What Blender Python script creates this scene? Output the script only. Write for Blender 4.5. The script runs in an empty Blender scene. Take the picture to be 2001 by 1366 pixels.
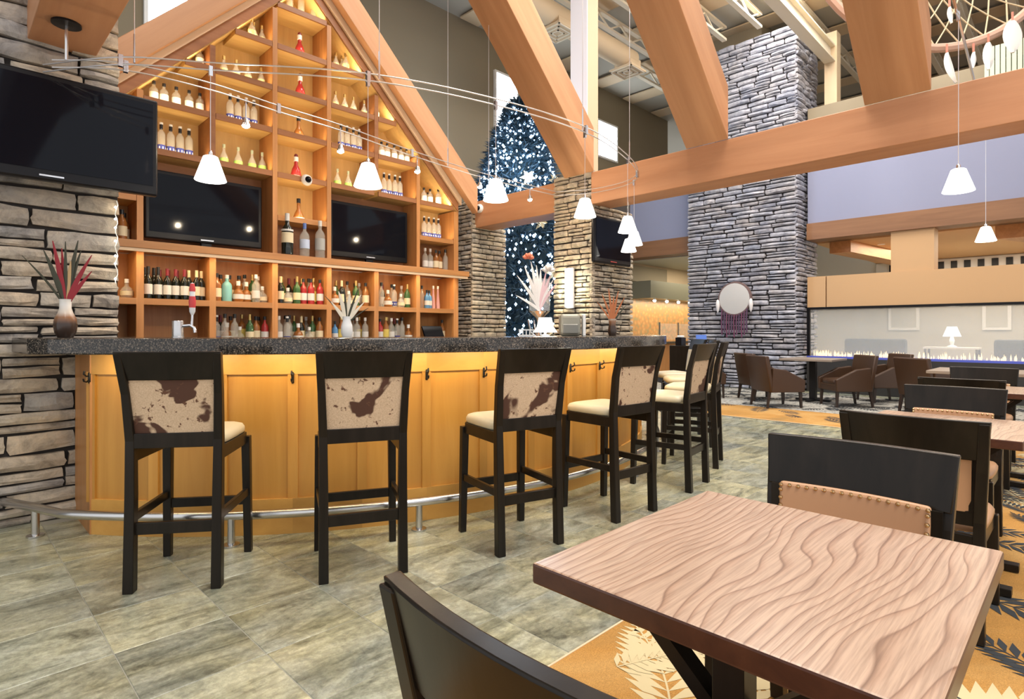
import bpy, bmesh, math, random
from mathutils import Vector, Matrix
PI = math.pi
S2 = math.sqrt(2.0)
SC = bpy.context.scene
COL = SC.collection

# ------------------------------------------------------------------ camera
H, FPX, HY = 1.21, 1130.0, 648.0          # eye height (m), focal length and horizon row in a 2001x1366 frame
cam_d = bpy.data.cameras.new('camera')
cam_d.sensor_width = 36.0
cam_d.lens = FPX / 2001.0 * 36.0
cam_d.shift_y = -(683.0 - HY) / 2001.0
cam_d.clip_start = 0.02
cam = bpy.data.objects.new('camera', cam_d)
COL.objects.link(cam)
cam.location = (0, 0, H)
cam.rotation_euler = (PI / 2, 0, -PI / 4)  # level, looking along +x+y
SC.camera = cam

# ------------------------------------------------------------------ light, exposure
SC.view_settings.view_transform = 'Standard'
SC.view_settings.look = 'None'
SC.view_settings.exposure = EXPOSURE = 0.58
SC.view_settings.gamma = 1.0
SC.view_settings.use_curve_mapping = False
W = bpy.data.worlds.new('world'); SC.world = W
W.use_nodes = True
bg = W.node_tree.nodes['Background']
bg.inputs[0].default_value = (0.95, 0.97, 1.0, 1)
bg.inputs[1].default_value = 0.75  # even ambient fill, added; comes in where the room shell is open


def area(name, loc, rot, sx, sy, power, col=(1, .85, .65), spread=PI, parent=None):
    l = bpy.data.lights.new(name, 'AREA'); l.shape = 'RECTANGLE'
    l.size, l.size_y, l.energy, l.color, l.spread = sx, sy, power, col, spread
    o = bpy.data.objects.new(name, l); COL.objects.link(o)
    o.location = loc; o.rotation_euler = rot
    if parent: o.parent = parent
    return o


def point(name, loc, power, r=.03, col=(1, .85, .65), parent=None):
    l = bpy.data.lights.new(name, 'POINT'); l.energy = power; l.shadow_soft_size = r; l.color = col
    o = bpy.data.objects.new(name, l); COL.objects.link(o); o.location = loc
    if parent: o.parent = parent
    return o


# added fill lights just below the ceiling, standing for no particular fixture
area('hall_fill', (4.0, 2.0, 7.7), (0, 0, 0), 3.0, 3.0, 420, (1, .93, .84))
area('hall_fill', (10.0, 3.0, 7.7), (0, 0, 0), 4.0, 4.0, 500, (1, .95, .90))
area('hall_fill', (1.0, -2.0, 7.7), (0, 0, 0), 4.0, 4.0, 420, (1, .95, .90))


# ------------------------------------------------------------------ geometry helpers
def P(x, y, u=None, v=None, z=None):
    """pixel of the photograph + the plane it lies on -> a point of the room"""
    t = (x - 1000.0) / FPX; q = (HY - y) / FPX
    if z is not None: d = (z - H) / q
    elif v is not None: d = v * S2 / (1 - t)
    else: d = u * S2 / (1 + t)
    r = t * d
    return Vector(((r + d) / S2, (d - r) / S2, H + q * d))


class MB:
    def __init__(self): self.v = []; self.f = []; self.m = []
    def add(self, vs, fs, mi=0):
        n = len(self.v); self.v += [tuple(p) for p in vs]
        self.f += [tuple(i + n for i in f) for f in fs]; self.m += [mi] * len(fs)
        return self
    def box(self, x0, x1, y0, y1, z0, z1, mi=0, M=None):
        vs = [(x, y, z) for z in (z0, z1) for y in (y0, y1) for x in (x0, x1)]
        if M is not None: vs = [M @ Vector(p) for p in vs]
        return self.add(vs, [(0, 2, 3, 1), (4, 5, 7, 6), (0, 1, 5, 4), (2, 6, 7, 3), (0, 4, 6, 2), (1, 3, 7, 5)], mi)
    def bar(self, a, b, w, h, up=(0, 0, 1), mi=0, w2=None, h2=None):
        """a square bar from a to b, w wide and h high"""
        a, b = Vector(a), Vector(b); d = (b - a).normalized(); up = Vector(up)
        s = d.cross(up)
        if s.length < 1e-4: s = d.cross(Vector((0, 1, 0)))
        s.normalize(); t = s.cross(d).normalized()
        w2 = w if w2 is None else w2; h2 = h if h2 is None else h2
        vs = []
        for p, ww, hh in ((a, w, h), (b, w2, h2)):
            for i, j in ((-1, -1), (1, -1), (1, 1), (-1, 1)): vs.append(p + s * i * ww / 2 + t * j * hh / 2)
        return self.add(vs, [(0, 1, 2, 3), (7, 6, 5, 4), (0, 4, 5, 1), (1, 5, 6, 2), (2, 6, 7, 3), (3, 7, 4, 0)], mi)
    def tube(self, pts, r, n=8, mi=0, cap=True, r2=None):
        pts = [Vector(p) for p in pts]; rings = []; k = len(pts)
        ref = None
        for i, p in enumerate(pts):
            d = (pts[min(i + 1, k - 1)] - pts[max(i - 1, 0)]).normalized()
            if ref is None:
                ref = d.cross(Vector((0, 0, 1)))
                if ref.length < .05: ref = d.cross(Vector((0, 1, 0)))
            s = (ref - d * ref.dot(d)).normalized(); ref = s; t = s.cross(d)
            rr = r if r2 is None else r + (r2 - r) * i / (k - 1)
            if isinstance(r, (list, tuple)): rr = r[i]
            rings.append([p + (s * math.cos(2 * PI * j / n) + t * math.sin(2 * PI * j / n)) * rr for j in range(n)])
        vs = [q for rg in rings for q in rg]
        fs = [(i * n + j, i * n + (j + 1) % n, (i + 1) * n + (j + 1) % n, (i + 1) * n + j) for i in range(k - 1) for j in range(n)]
        if cap: fs += [tuple(range(n - 1, -1, -1)), tuple(range((k - 1) * n, k * n))]
        return self.add(vs, fs, mi)
    def lathe(self, prof, n=14, o=(0, 0, 0), mi=0, M=None):
        vs = []; fs = []
        for r, z in prof:
            for j in range(n):
                a = 2 * PI * j / n; p = Vector((o[0] + r * math.cos(a), o[1] + r * math.sin(a), o[2] + z))
                vs.append(M @ p if M is not None else p)
        k = len(prof)
        fs = [(i * n + j, i * n + (j + 1) % n, (i + 1) * n + (j + 1) % n, (i + 1) * n + j) for i in range(k - 1) for j in range(n)]
        if prof[0][0] > 1e-5: fs.append(tuple(range(n - 1, -1, -1)))
        if prof[-1][0] > 1e-5: fs.append(tuple(range((k - 1) * n, k * n)))
        return self.add(vs, fs, mi)
    def prism(self, poly, z0, z1, mi=0, M=None):
        """polygon (x,y) raised from z0 to z1, optionally placed by M"""
        n = len(poly)
        vs = [Vector((x, y, z0)) for x, y in poly] + [Vector((x, y, z1)) for x, y in poly]
        if M is not None: vs = [M @ p for p in vs]
        fs = [tuple(range(n - 1, -1, -1)), tuple(range(n, 2 * n))] + [(i, (i + 1) % n, n + (i + 1) % n, n + i) for i in range(n)]
        return self.add(vs, fs, mi)
    def sweep(self, rings, closed=False, cap=True, mi=0):
        """loft a list of equal-length closed sections"""
        n = len(rings[0]); k = len(rings); vs = [q for rg in rings for q in rg]
        fs = [(i * n + j, i * n + (j + 1) % n, (i + 1) % k * n + (j + 1) % n, (i + 1) % k * n + j) for i in range(k if closed else k - 1) for j in range(n)]
        if cap and not closed: fs += [tuple(range(n - 1, -1, -1)), tuple(range((k - 1) * n, k * n))]
        return self.add(vs, fs, mi)
    def mesh(self, name, mats, smooth=False):
        me = bpy.data.meshes.new(name); me.from_pydata(self.v, [], self.f); me.update()
        if not isinstance(mats, (list, tuple)): mats = [mats]
        for m in mats: me.materials.append(m)
        if len(mats) > 1: me.polygons.foreach_set('material_index', self.m)
        bm = bmesh.new(); bm.from_mesh(me); bmesh.ops.recalc_face_normals(bm, faces=bm.faces); bm.to_mesh(me); bm.free()
        if smooth:
            me.polygons.foreach_set('use_smooth', [True] * len(me.polygons))
            me.set_sharp_from_angle(angle=math.radians(42 if smooth is True else smooth))
        return me
    def build(self, name, mats, parent=None, smooth=False, bevel=0, seg=2):
        o = bpy.data.objects.new(name, self.mesh(name, mats, smooth)); COL.objects.link(o)
        if parent: o.parent = parent
        if bevel:
            b = o.modifiers.new('bevel', 'BEVEL'); b.width = bevel; b.segments = seg; b.limit_method = 'ANGLE'
            b.angle_limit = math.radians(40)
        return o


def tag(o, label, cat, group=None):
    o['label'] = label; o['category'] = cat
    if group: o['group'] = group
    return o
def struct(o): o['kind'] = 'structure'; return o
def stuff(o): o['kind'] = 'stuff'; return o
def thing(name, label, cat, loc=(0, 0, 0), rz=0, group=None):
    o = bpy.data.objects.new(name, None); COL.objects.link(o); o.empty_display_size = .05
    o.location = loc; o.rotation_euler = (0, 0, rz)
    return tag(o, label, cat, group)
def inst(name, me, parent=None, loc=(0, 0, 0), rot=(0, 0, 0), scale=(1, 1, 1)):
    o = bpy.data.objects.new(name, me); COL.objects.link(o); o.location = loc; o.rotation_euler = rot; o.scale = scale
    if parent: o.parent = parent
    return o
def dup(o, loc=None, rz=None, label=None, group=None, parent=None):
    c = o.copy(); COL.objects.link(c)
    if parent: c.parent = parent
    if loc is not None: c.location = loc
    if rz is not None: c.rotation_euler = (0, 0, rz)
    if label: c['label'] = label
    if group: c['group'] = group
    for ch in o.children: dup(ch, parent=c)
    return c


# ------------------------------------------------------------------ materials
def new_mat(name):
    m = bpy.data.materials.new(name); m.use_nodes = True
    return m, m.node_tree.nodes, m.node_tree.links, m.node_tree.nodes['Principled BSDF']
def simple(name, col, rough=.5, metal=0, emit=None, es=0, alpha=1, coat=0, spec=None):
    m, N, L, b = new_mat(name)
    b.inputs['Base Color'].default_value = (*col, 1); b.inputs['Roughness'].default_value = rough
    b.inputs['Metallic'].default_value = metal; b.inputs['Alpha'].default_value = alpha
    b.inputs['Coat Weight'].default_value = coat
    if spec is not None: b.inputs['Specular IOR Level'].default_value = spec
    if emit: b.inputs['Emission Color'].default_value = (*emit, 1); b.inputs['Emission Strength'].default_value = es
    return m
def coords(N, L, scale=(1, 1, 1), rand=0, kind='Object', rot=(0, 0, 0)):
    tc = N.new('ShaderNodeTexCoord'); mp = N.new('ShaderNodeMapping'); mp.inputs['Scale'].default_value = scale
    mp.inputs['Rotation'].default_value = rot
    L.new(tc.outputs[kind], mp.inputs[0])
    if rand:
        oi = N.new('ShaderNodeObjectInfo'); ml = N.new('ShaderNodeVectorMath'); ml.operation = 'SCALE'
        cb = N.new('ShaderNodeCombineXYZ')
        for i in range(3): L.new(oi.outputs['Random'], cb.inputs[i])
        L.new(cb.outputs[0], ml.inputs[0]); ml.inputs['Scale'].default_value = rand
        L.new(ml.outputs[0], mp.inputs['Location'])
    return mp.outputs[0]
def noise(N, L, vec, scale, detail=4, rough=.55, dist=0):
    n = N.new('ShaderNodeTexNoise'); n.inputs['Scale'].default_value = scale; n.inputs['Detail'].default_value = detail
    n.inputs['Roughness'].default_value = rough; n.inputs['Distortion'].default_value = dist
    L.new(vec, n.inputs['Vector']); return n.outputs['Fac']
def ramp(N, L, fac, stops, interp='LINEAR'):
    r = N.new('ShaderNodeValToRGB'); r.color_ramp.interpolation = interp; e = r.color_ramp.elements
    while len(e) < len(stops): e.new(.5)
    for k, (p, c) in enumerate(stops):
        e[k].position = p; e[k].color = (*c, 1) if len(c) == 3 else c
    L.new(fac, r.inputs[0]); return r.outputs[0]
def mix(N, L, a, b, fac, mode='MIX'):
    x = N.new('ShaderNodeMix'); x.data_type = 'RGBA'; x.blend_type = mode
    for s, val in ((x.inputs[0], fac), (x.inputs[6], a), (x.inputs[7], b)):
        if isinstance(val, (int, float)): s.default_value = val
        elif isinstance(val, tuple): s.default_value = (*val, 1)
        else: L.new(val, s)
    return x.outputs[2]
def bump(N, L, b, hgt, strength=.3, dist=.01):
    n = N.new('ShaderNodeBump'); n.inputs['Strength'].default_value = strength; n.inputs['Distance'].default_value = dist
    L.new(hgt, n.inputs['Height']); L.new(n.outputs[0], b.inputs['Normal'])
def wood(name, c1, c2, axis=2, rough=.42, sc=1.0, rand=0, coat=.0, con=(.3, .72)):
    m, N, L, b = new_mat(name)
    s = [14 * sc] * 3; s[axis] = 1.1 * sc
    v = coords(N, L, tuple(s), rand)
    n1 = noise(N, L, v, 1.0, 6, .6, .6); s2 = [2.2 * sc] * 3; s2[axis] = .35 * sc
    n2 = noise(N, L, coords(N, L, tuple(s2), rand), 1.0, 3, .5)
    c = ramp(N, L, n1, [(con[0], c1), (con[1], c2)])
    c = mix(N, L, c, ramp(N, L, n2, [(.3, (.72, .70, .66)), (.7, (1.12, 1.1, 1.05))]), 1.0, 'MULTIPLY')
    L.new(c, b.inputs['Base Color']); b.inputs['Roughness'].default_value = rough; b.inputs['Coat Weight'].default_value = coat
    bump(N, L, b, n1, .08, .003)
    return m
def stone(name, cols, scale=9, rough=.85):
    m, N, L, b = new_mat(name)
    oi = N.new('ShaderNodeObjectInfo')
    base = ramp(N, L, oi.outputs['Random'], [((i + .0) / len(cols), c) for i, c in enumerate(cols)])
    tc = N.new('ShaderNodeTexCoord'); geo = N.new('ShaderNodeNewGeometry')
    n1 = noise(N, L, geo.outputs['Position'], scale, 8, .68, .4)
    n2 = noise(N, L, geo.outputs['Position'], scale * .35, 4, .6)
    c = mix(N, L, base, ramp(N, L, n1, [(.28, (.42, .42, .43)), (.5, (.95, .95, .95)), (.75, (1.35, 1.32, 1.28))]), 1.0, 'MULTIPLY')
    c = mix(N, L, c, ramp(N, L, n2, [(.35, (.8, .82, .86)), (.65, (1.1, 1.04, .95))]), 1.0, 'MULTIPLY')
    L.new(c, b.inputs['Base Color']); b.inputs['Roughness'].default_value = rough
    bump(N, L, b, n1, .9, .02)
    return m


M = {}
M['stone'] = stone('ledge_stone', [(.45, .40, .34), (.56, .48, .38), (.36, .33, .30), (.62, .56, .47), (.50, .42, .33), (.41, .39, .37)])
M['stone_lamplit'] = stone('lamplit_ledge_stone', [(.52, .45, .35), (.56, .48, .36), (.45, .39, .31), (.62, .55, .43), (.50, .42, .33)], 12)  # warmer copy of the ledge stone, lamplight on the columns mixed into its colour
M['stone_grey'] = stone('grey_ledge_stone', [(.33, .34, .39), (.45, .46, .53), (.25, .25, .29), (.52, .53, .60), (.38, .37, .40)], 7)  # blue light falling on the chimney is tinted into these greys
M['mortar'] = simple('dark_mortar', (.035, .03, .028), .95)
M['honey_z'] = wood('honey_wood_vertical', (.46, .20, .065), (.62, .30, .11), 2)
M['honey_x'] = wood('honey_wood_lengthwise', (.46, .20, .065), (.62, .30, .11), 0)
M['maple_z'] = wood('pale_wood_panel', (.60, .38, .15), (.74, .50, .22), 2, .5)
M['cubby'] = wood('cubby_lining', (.62, .40, .15), (.76, .52, .22), 0, .5)
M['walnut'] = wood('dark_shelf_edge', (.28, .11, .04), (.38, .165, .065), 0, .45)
M['trim'] = simple('pale_trim', (.78, .58, .38), .5)
M['beam_y'] = wood('beam_timber', (.44, .205, .10), (.54, .275, .145), 1, .5, .7)
M['beam_x'] = wood('rafter_timber', (.48, .235, .11), (.60, .325, .17), 0, .5, .6)
M['fascia'] = wood('dark_fascia_timber', (.20, .095, .045), (.28, .14, .07), 1, .5, .7)
M['golden'] = wood('golden_bar_panel', (.54, .255, .045), (.64, .33, .07), 2, .38, .8, 40)
M['golden_rail'] = wood('golden_bar_rail', (.60, .32, .075), (.68, .38, .10), 0, .38, .8, 40)
M['espresso'] = wood('black_stained_wood', (.010, .008, .006), (.022, .017, .013), 2, .30, 1, 9)
M['espresso'].node_tree.nodes['Principled BSDF'].inputs['Specular IOR Level'].default_value = .24
M['cream'] = simple('cream_leather', (.66, .58, .40), .35)
M['tanl'] = simple('tan_leather', (.48, .27, .145), .36)
M['brass'] = simple('aged_brass', (.55, .38, .20), .3, 1)
M['steel'] = simple('brushed_steel', (.62, .61, .60), .25, 1)
M['chrome'] = simple('bright_metal', (.75, .75, .77), .18, 1)
M['wire'] = simple('silver_wire', (.7, .68, .68), .35, .8)
M['black'] = simple('black_plastic', (.006, .006, .008), .3, spec=.25)
M['screen'] = simple('dark_screen', (.004, .005, .009), .06, spec=.16)
M['blackmetal'] = simple('black_metal', (.012, .012, .013), .4, .3)
M['white'] = simple('white_plastic', (.8, .8, .78), .4)
M['olive'] = simple('olive_drywall', (.25, .205, .135), .8)
M['blueg'] = simple('blue_grey_drywall', (.27, .29, .41), .8)
M['tanwall'] = simple('tan_panel_paint', (.55, .34, .17), .6)
M['cladtan'] = simple('beige_paint', (.55, .42, .27), .7)
M['postwhite'] = simple('pale_post_paint', (.66, .66, .72), .6)
M['ceil'] = simple('deck_grey', (.36, .33, .27), .8)
M['joist'] = simple('cream_steel', (.68, .60, .46), .6)
M['window'] = simple('daylit_pane', (.9, .95, 1), .5, emit=(.82, .91, 1), es=14)
M['brown_leather'] = simple('brown_leather', (.055, .026, .012), .40)
M['darkleg'] = simple('dark_leg_wood', (.030, .016, .010), .4)
M['granite'] = None
m, N, L, b = new_mat('granite')
v = coords(N, L)
n1 = noise(N, L, v, 130, 2, .6); n2 = noise(N, L, v, 55, 3, .6)
c = ramp(N, L, n1, [(.36, (.012, .011, .010)), (.50, (.045, .040, .034)), (.60, (.15, .13, .11)), (.72, (.34, .30, .26))])
c = mix(N, L, c, ramp(N, L, n2, [(.4, (.5, .5, .5)), (.65, (1.2, 1.1, 1.0))]), 1, 'MULTIPLY')
L.new(c, b.inputs['Base Color']); b.inputs['Roughness'].default_value = .14
M['granite'] = m
# slate floor tile
m, N, L, b = new_mat('slate_tile')
v = coords(N, L, (1, 1, 1), 60); oi = N.new('ShaderNodeObjectInfo')
vs = coords(N, L, (2.2, 7, 4), 60, rot=(0, 0, .5))
n1 = noise(N, L, vs, 1.0, 8, .68, 1.2); n2 = noise(N, L, v, 34, 9, .78); n3 = noise(N, L, v, 2.2, 3, .5, .8)
c = ramp(N, L, n1, [(.27, (.085, .085, .066)), (.41, (.25, .25, .19)), (.54, (.40, .395, .31)), (.72, (.54, .53, .44))])
c = mix(N, L, c, ramp(N, L, n2, [(.32, (.45, .45, .45)), (.58, (1.18, 1.18, 1.15))]), .85, 'MULTIPLY')
c = mix(N, L, c, ramp(N, L, n3, [(.35, (.84, .90, .98)), (.65, (1.10, 1.06, .90))]), .9, 'MULTIPLY')
c = mix(N, L, c, ramp(N, L, oi.outputs['Random'], [(0, (.78, .80, .82)), (.5, (1, 1, .95)), (1, (1.2, 1.18, 1.08))]), .8, 'MULTIPLY')
L.new(c, b.inputs['Base Color'])
L.new(ramp(N, L, n2, [(.3, (.34,) * 3), (.7, (.14,) * 3)]), b.inputs['Roughness'])
bump(N, L, b, n2, .25, .004)
M['tile'] = m
M['grout'] = simple('tile_grout', (.34, .33, .27), .8)
# carpet
m, N, L, b = new_mat('ochre_carpet')
v = coords(N, L)
n1 = noise(N, L, v, 260, 2, .6); n2 = noise(N, L, v, 1.3, 4, .6, .7)
c = ramp(N, L, n2, [(.32, (.36, .20, .055)), (.5, (.50, .25, .055)), (.68, (.58, .34, .11))])
c = mix(N, L, c, ramp(N, L, n1, [(.3, (.6, .6, .6)), (.7, (1.2, 1.2, 1.2))]), .8, 'MULTIPLY')
L.new(c, b.inputs['Base Color']); b.inputs['Roughness'].default_value = .95
bump(N, L, b, n1, .5, .004)
M['carpet'] = m
m, N, L, b = new_mat('lounge_carpet')
v = coords(N, L)
n1 = noise(N, L, v, 18, 4, .7, .5); n2 = noise(N, L, v, .8, 2)
c = ramp(N, L, n1, [(.36, (.05, .055, .06)), (.45, (.30, .29, .25)), (.55, (.45, .43, .38)), (.7, (.35, .33, .28))])
L.new(c, b.inputs['Base Color']); b.inputs['Roughness'].default_value = .95
M['carpet2'] = m
M['fern_cream'] = simple('carpet_cream_yarn', (.62, .52, .30), .95)
M['fern_dark'] = simple('carpet_dark_yarn', (.035, .04, .045), .95)
# oak table top
m, N, L, b = new_mat('oak_table_top')
v = coords(N, L, (1.2, 1.2, 1.2), 3)
nd = noise(N, L, coords(N, L, (1.3, 3.4, 1), 3), 1.0, 2, .42, .25)
wv = N.new('ShaderNodeMath'); wv.operation = 'MULTIPLY'; L.new(nd, wv.inputs[0]); wv.inputs[1].default_value = 13
sx = N.new('ShaderNodeSeparateXYZ'); L.new(coords(N, L, (1, 1, 1)), sx.inputs[0])
ay = N.new('ShaderNodeMath'); ay.operation = 'MULTIPLY_ADD'; L.new(sx.outputs[1], ay.inputs[0]); ay.inputs[1].default_value = 36; L.new(wv.outputs[0], ay.inputs[2])
fr = N.new('ShaderNodeMath'); fr.operation = 'FRACT'; L.new(ay.outputs[0], fr.inputs[0])
fine = noise(N, L, coords(N, L, (6, 160, 30)), 1.0, 4, .6)
c = ramp(N, L, fr.outputs[0], [(0, (.49, .345, .245)), (.5, (.47, .325, .23)), (.78, (.40, .25, .165)), (.88, (.22, .12, .07)), (.95, (.48, .33, .235))])
c = mix(N, L, c, ramp(N, L, fine, [(.35, (.66, .60, .56)), (.6, (1.08, 1.06, 1.05))]), .75, 'MULTIPLY')
L.new(c, b.inputs['Base Color']); b.inputs['Roughness'].default_value = .33; b.inputs['Coat Weight'].default_value = .25; b.inputs['Coat Roughness'].default_value = .25
M['oak'] = m
M['oak_edge'] = wood('oak_table_edge', (.075, .028, .018), (.14, .055, .03), 0, .3)
# cowhide
m, N, L, b = new_mat('cowhide')
v = coords(N, L, (1, 1, 1), 30)
n1 = noise(N, L, v, 5.0, 3, .5, .5); n2 = noise(N, L, v, 30, 3, .6, .4); n3 = noise(N, L, v, 160, 2)
base = ramp(N, L, n3, [(.3, (.50, .35, .22)), (.7, (.66, .49, .33))])
pm = ramp(N, L, n1, [(.56, (0, 0, 0)), (.585, (1, 1, 1))]); pm2 = ramp(N, L, n2, [(.62, (0, 0, 0)), (.66, (1, 1, 1))])
c = mix(N, L, base, (.075, .028, .014), pm); c = mix(N, L, c, (.12, .05, .025), pm2)
L.new(c, b.inputs['Base Color']); b.inputs['Roughness'].default_value = .75
M['cowhide'] = m
# pendant glass
M['shade'] = simple('lit_opal_glass', (.95, .95, .92), .4, emit=(1, .95, .86), es=2.6)
M['bulb'] = simple('glowing_bulb', (1, .95, .85), .4, emit=(1, .86, .62), es=90)
M['lamp_white'] = simple('lit_fabric_shade', (.95, .94, .9), .6, emit=(1, .95, .85), es=1.2)
M['tube'] = simple('lit_tube', (1, 1, .92), .4, emit=(1, 1, .82), es=7)
def glass(name, col, alpha=.45, rough=.06):
    m = simple(name, col, rough, alpha=alpha); return m
M['pane'] = glass('clear_pane', (.8, .85, .85), .16, .03)

# ================================================================== STRUCTURE
rng = random.Random(7)
TILE, TU, TV = .405, .884, 1.378     # slate grid: pitch and one corner
BC, RB, RS = (3.43, 6.2), 3.40, 3.65  # bar: centre of its arc, radius of the wood front, of the slab edge
def arc(th, r, z=0): return Vector((BC[0] + r * math.sin(th), BC[1] - r * math.cos(th), z))

floor = struct(MB().box(-4, 22, -5, 13, -.12, -.0022).build('floor', M['grout']))
tb = MB(); g = .0016; bv = .002; h_ = TILE / 2 - g
tb.add([(-h_, -h_, -.011), (h_, -h_, -.011), (h_, h_, -.011), (-h_, h_, -.011), (-h_, -h_, -bv), (h_, -h_, -bv), (h_, h_, -bv), (-h_, h_, -bv),
        (-h_ + bv, -h_ + bv, 0), (h_ - bv, -h_ + bv, 0), (h_ - bv, h_ - bv, 0), (-h_ + bv, h_ - bv, 0)],
       [(0, 1, 5, 4), (1, 2, 6, 5), (2, 3, 7, 6), (3, 0, 4, 7), (4, 5, 9, 8), (5, 6, 10, 9), (6, 7, 11, 10), (7, 4, 8, 11), (8, 9, 10, 11)])
tile_me = tb.mesh('tile', M['tile'])
far_tiles = MB()
for i in range(-7, 18):
    for j in range(0, 18):
        cx, cy = TU + (i + .5) * TILE, TV + (j + .5) * TILE
        if cx > 8.02: continue
        rr = math.hypot(cx - BC[0], cy - BC[1])
        if rr < RB - .3 and cy < 6.2: continue
        if cx < .9 and cy > 4.9: continue
        if cx < 5.1 and cy > 5.2: continue
        inst('tile', tile_me, floor, (cx, cy, 0))
for k, (x0, x1, y0, y1) in enumerate(((5.0, 22, 8.65, 13), (12.10, 22, -5, 8.65))):
    MB().box(x0, x1, y0, y1, -.012, -.001).build('floor_field', M['tile'], floor)

carpet = tag(MB().box(-3.5, 8.02, -4.5, TV, -.012, .005).build('carpet', M['carpet']), 'ochre dining carpet with cream and dark fern pattern under the tables', 'carpet')
carpet2 = tag(MB().box(8.03, 12.10, -4.5, 8.65, -.012, .004).build('carpet', M['carpet2']), 'grey flecked lounge carpet with an ochre border before the fireplace', 'carpet')
MB().box(8.06, 9.35, -4.5, 8.65, .004, .005).build('border', M['carpet'], carpet2)
MB().box(8.03, 8.06, -4.5, 8.65, -.010, .006).build('edge_strip', M['trim'], carpet2)
MB().box(-3.5, 8.0, TV - .004, TV + .004, -.010, .007).build('edge_strip', M['trim'], carpet)

FZ = [0]
def frond(mb, x, y, a, ln, mi, curve, n=13, w=.32, z=.0056):
    FZ[0] = (FZ[0] + 1) % 9; z += FZ[0] * .00022
    pts = []; px, py, aa = x, y, a
    for k in range(n + 1):
        pts.append((px, py, aa)); px += ln / n * math.cos(aa); py += ln / n * math.sin(aa); aa += curve / n
    for k in range(n):
        (x0, y0, a0), (x1, y1, _) = pts[k], pts[k + 1]; t = .0035 * ln + .0015
        nx, ny = -math.sin(a0) * t, math.cos(a0) * t
        mb.add([(x0 - nx, y0 - ny, z), (x1 - nx, y1 - ny, z), (x1 + nx, y1 + ny, z), (x0 + nx, y0 + ny, z)], [(0, 1, 2, 3)], mi)
        f = (k + .5) / n; ll = ln * w * (math.sin(PI * min(1, f * .85 + .16))) ** .7
        for s in (-1, 1):
            b_ = a0 + s * (1.0 - .35 * f); cx, cy = math.cos(b_), math.sin(b_); ww = ll * .13; z += .00001
            mb.add([(x0, y0, z), (x0 + cx * ll * .5 - cy * ww, y0 + cy * ll * .5 + cx * ww, z), (x0 + cx * ll, y0 + cy * ll, z),
                    (x0 + cx * ll * .5 + cy * ww, y0 + cy * ll * .5 - cx * ww, z)], [(0, 1, 2, 3)], mi)
fc, fd = MB(), MB()
frond(fc, 1.62, .92, .55, .62, 0, .5); frond(fc, 1.95, 1.30, -1.2, .6, 0, -.6); frond(fc, 1.05, .95, -.5, .55, 0, .5)
for k in range(280):
    x, y = rng.uniform(.2, 7.9), rng.uniform(-2.2, TV - .1)
    if x < 2.2 and y > .3 and k % 2 == 0: x += 2.6
    mb_ = fc if k % 2 else fd
    frond(mb_, x, y, rng.uniform(0, 6.28), rng.uniform(.4, .75), 0, rng.uniform(-1.2, 1.2), z=.0055 if k % 2 else .0058, w=.34 if k % 2 else .26)
for mb_ in (fc, fd):   # keep the print on the carpet
    mb_.v = [(max(-3.4, min(8.0, x)), min(TV - .02, y), z) for x, y, z in mb_.v]
stuff(fc.build('fern_print', M['fern_cream'], carpet)); stuff(fd.build('fern_print', M['fern_dark'], carpet))
lf = MB()
for k in range(160):
    frond(lf, rng.uniform(8.2, 12.3), rng.uniform(-1.5, 6.5), rng.uniform(0, 6.28), rng.uniform(.35, .6), 0, rng.uniform(-1, 1), n=8, z=.0056)
lf.v = [(min(12.05, x), y, z) for x, y, z in lf.v]
stuff(lf.build('fern_print', M['fern_dark'], carpet2))

# ------------------------------------------------------------------ ledgestone
def unit_stone(r):
    vs = []; fs = []
    ok = 4
    for j in range(ok):
        for i in range(ok):
            x, z = -.5 + i / 3, -.5 + j / 3
            edge = i in (0, 3) or j in (0, 3); corner = i in (0, 3) and j in (0, 3)
            if corner: x *= r.uniform(.90, .99); z *= r.uniform(.72, .95)
            elif edge:
                x += r.uniform(-.05, .05) if j in (0, 3) else -math.copysign(r.uniform(0, .035), x)
                z += r.uniform(-.1, .1) if i in (0, 3) else -math.copysign(r.uniform(0, .12), z)
            else: x += r.uniform(-.06, .06); z += r.uniform(-.08, .08)
            y = -r.uniform(.62, .78) if edge else -r.uniform(.85, 1.1)
            if corner: y = -r.uniform(.5, .7)
            vs.append((x, y, z))
    for j in range(3):
        for i in range(3): a = j * 4 + i; fs.append((a, a + 1, a + 5, a + 4))
    ringi = [0, 1, 2, 3, 7, 11, 15, 14, 13, 12, 8, 4]; n0 = len(vs)
    for k in ringi: vs.append((vs[k][0] * 1.0, 0, vs[k][2] * 1.0))
    for k in range(12):
        k2 = (k + 1) % 12; fs.append((ringi[k], n0 + k, n0 + k2, ringi[k2]))
    return vs, fs
sr = random.Random(3)
STONES = [unit_stone(sr) for _ in range(14)]
def stone_meshes(name, mat): return [MB().add(*s).mesh(name, mat) for s in STONES]
SM = {k: stone_meshes('stone', M[k]) for k in ('stone', 'stone_lamplit', 'stone_grey')}

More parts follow.
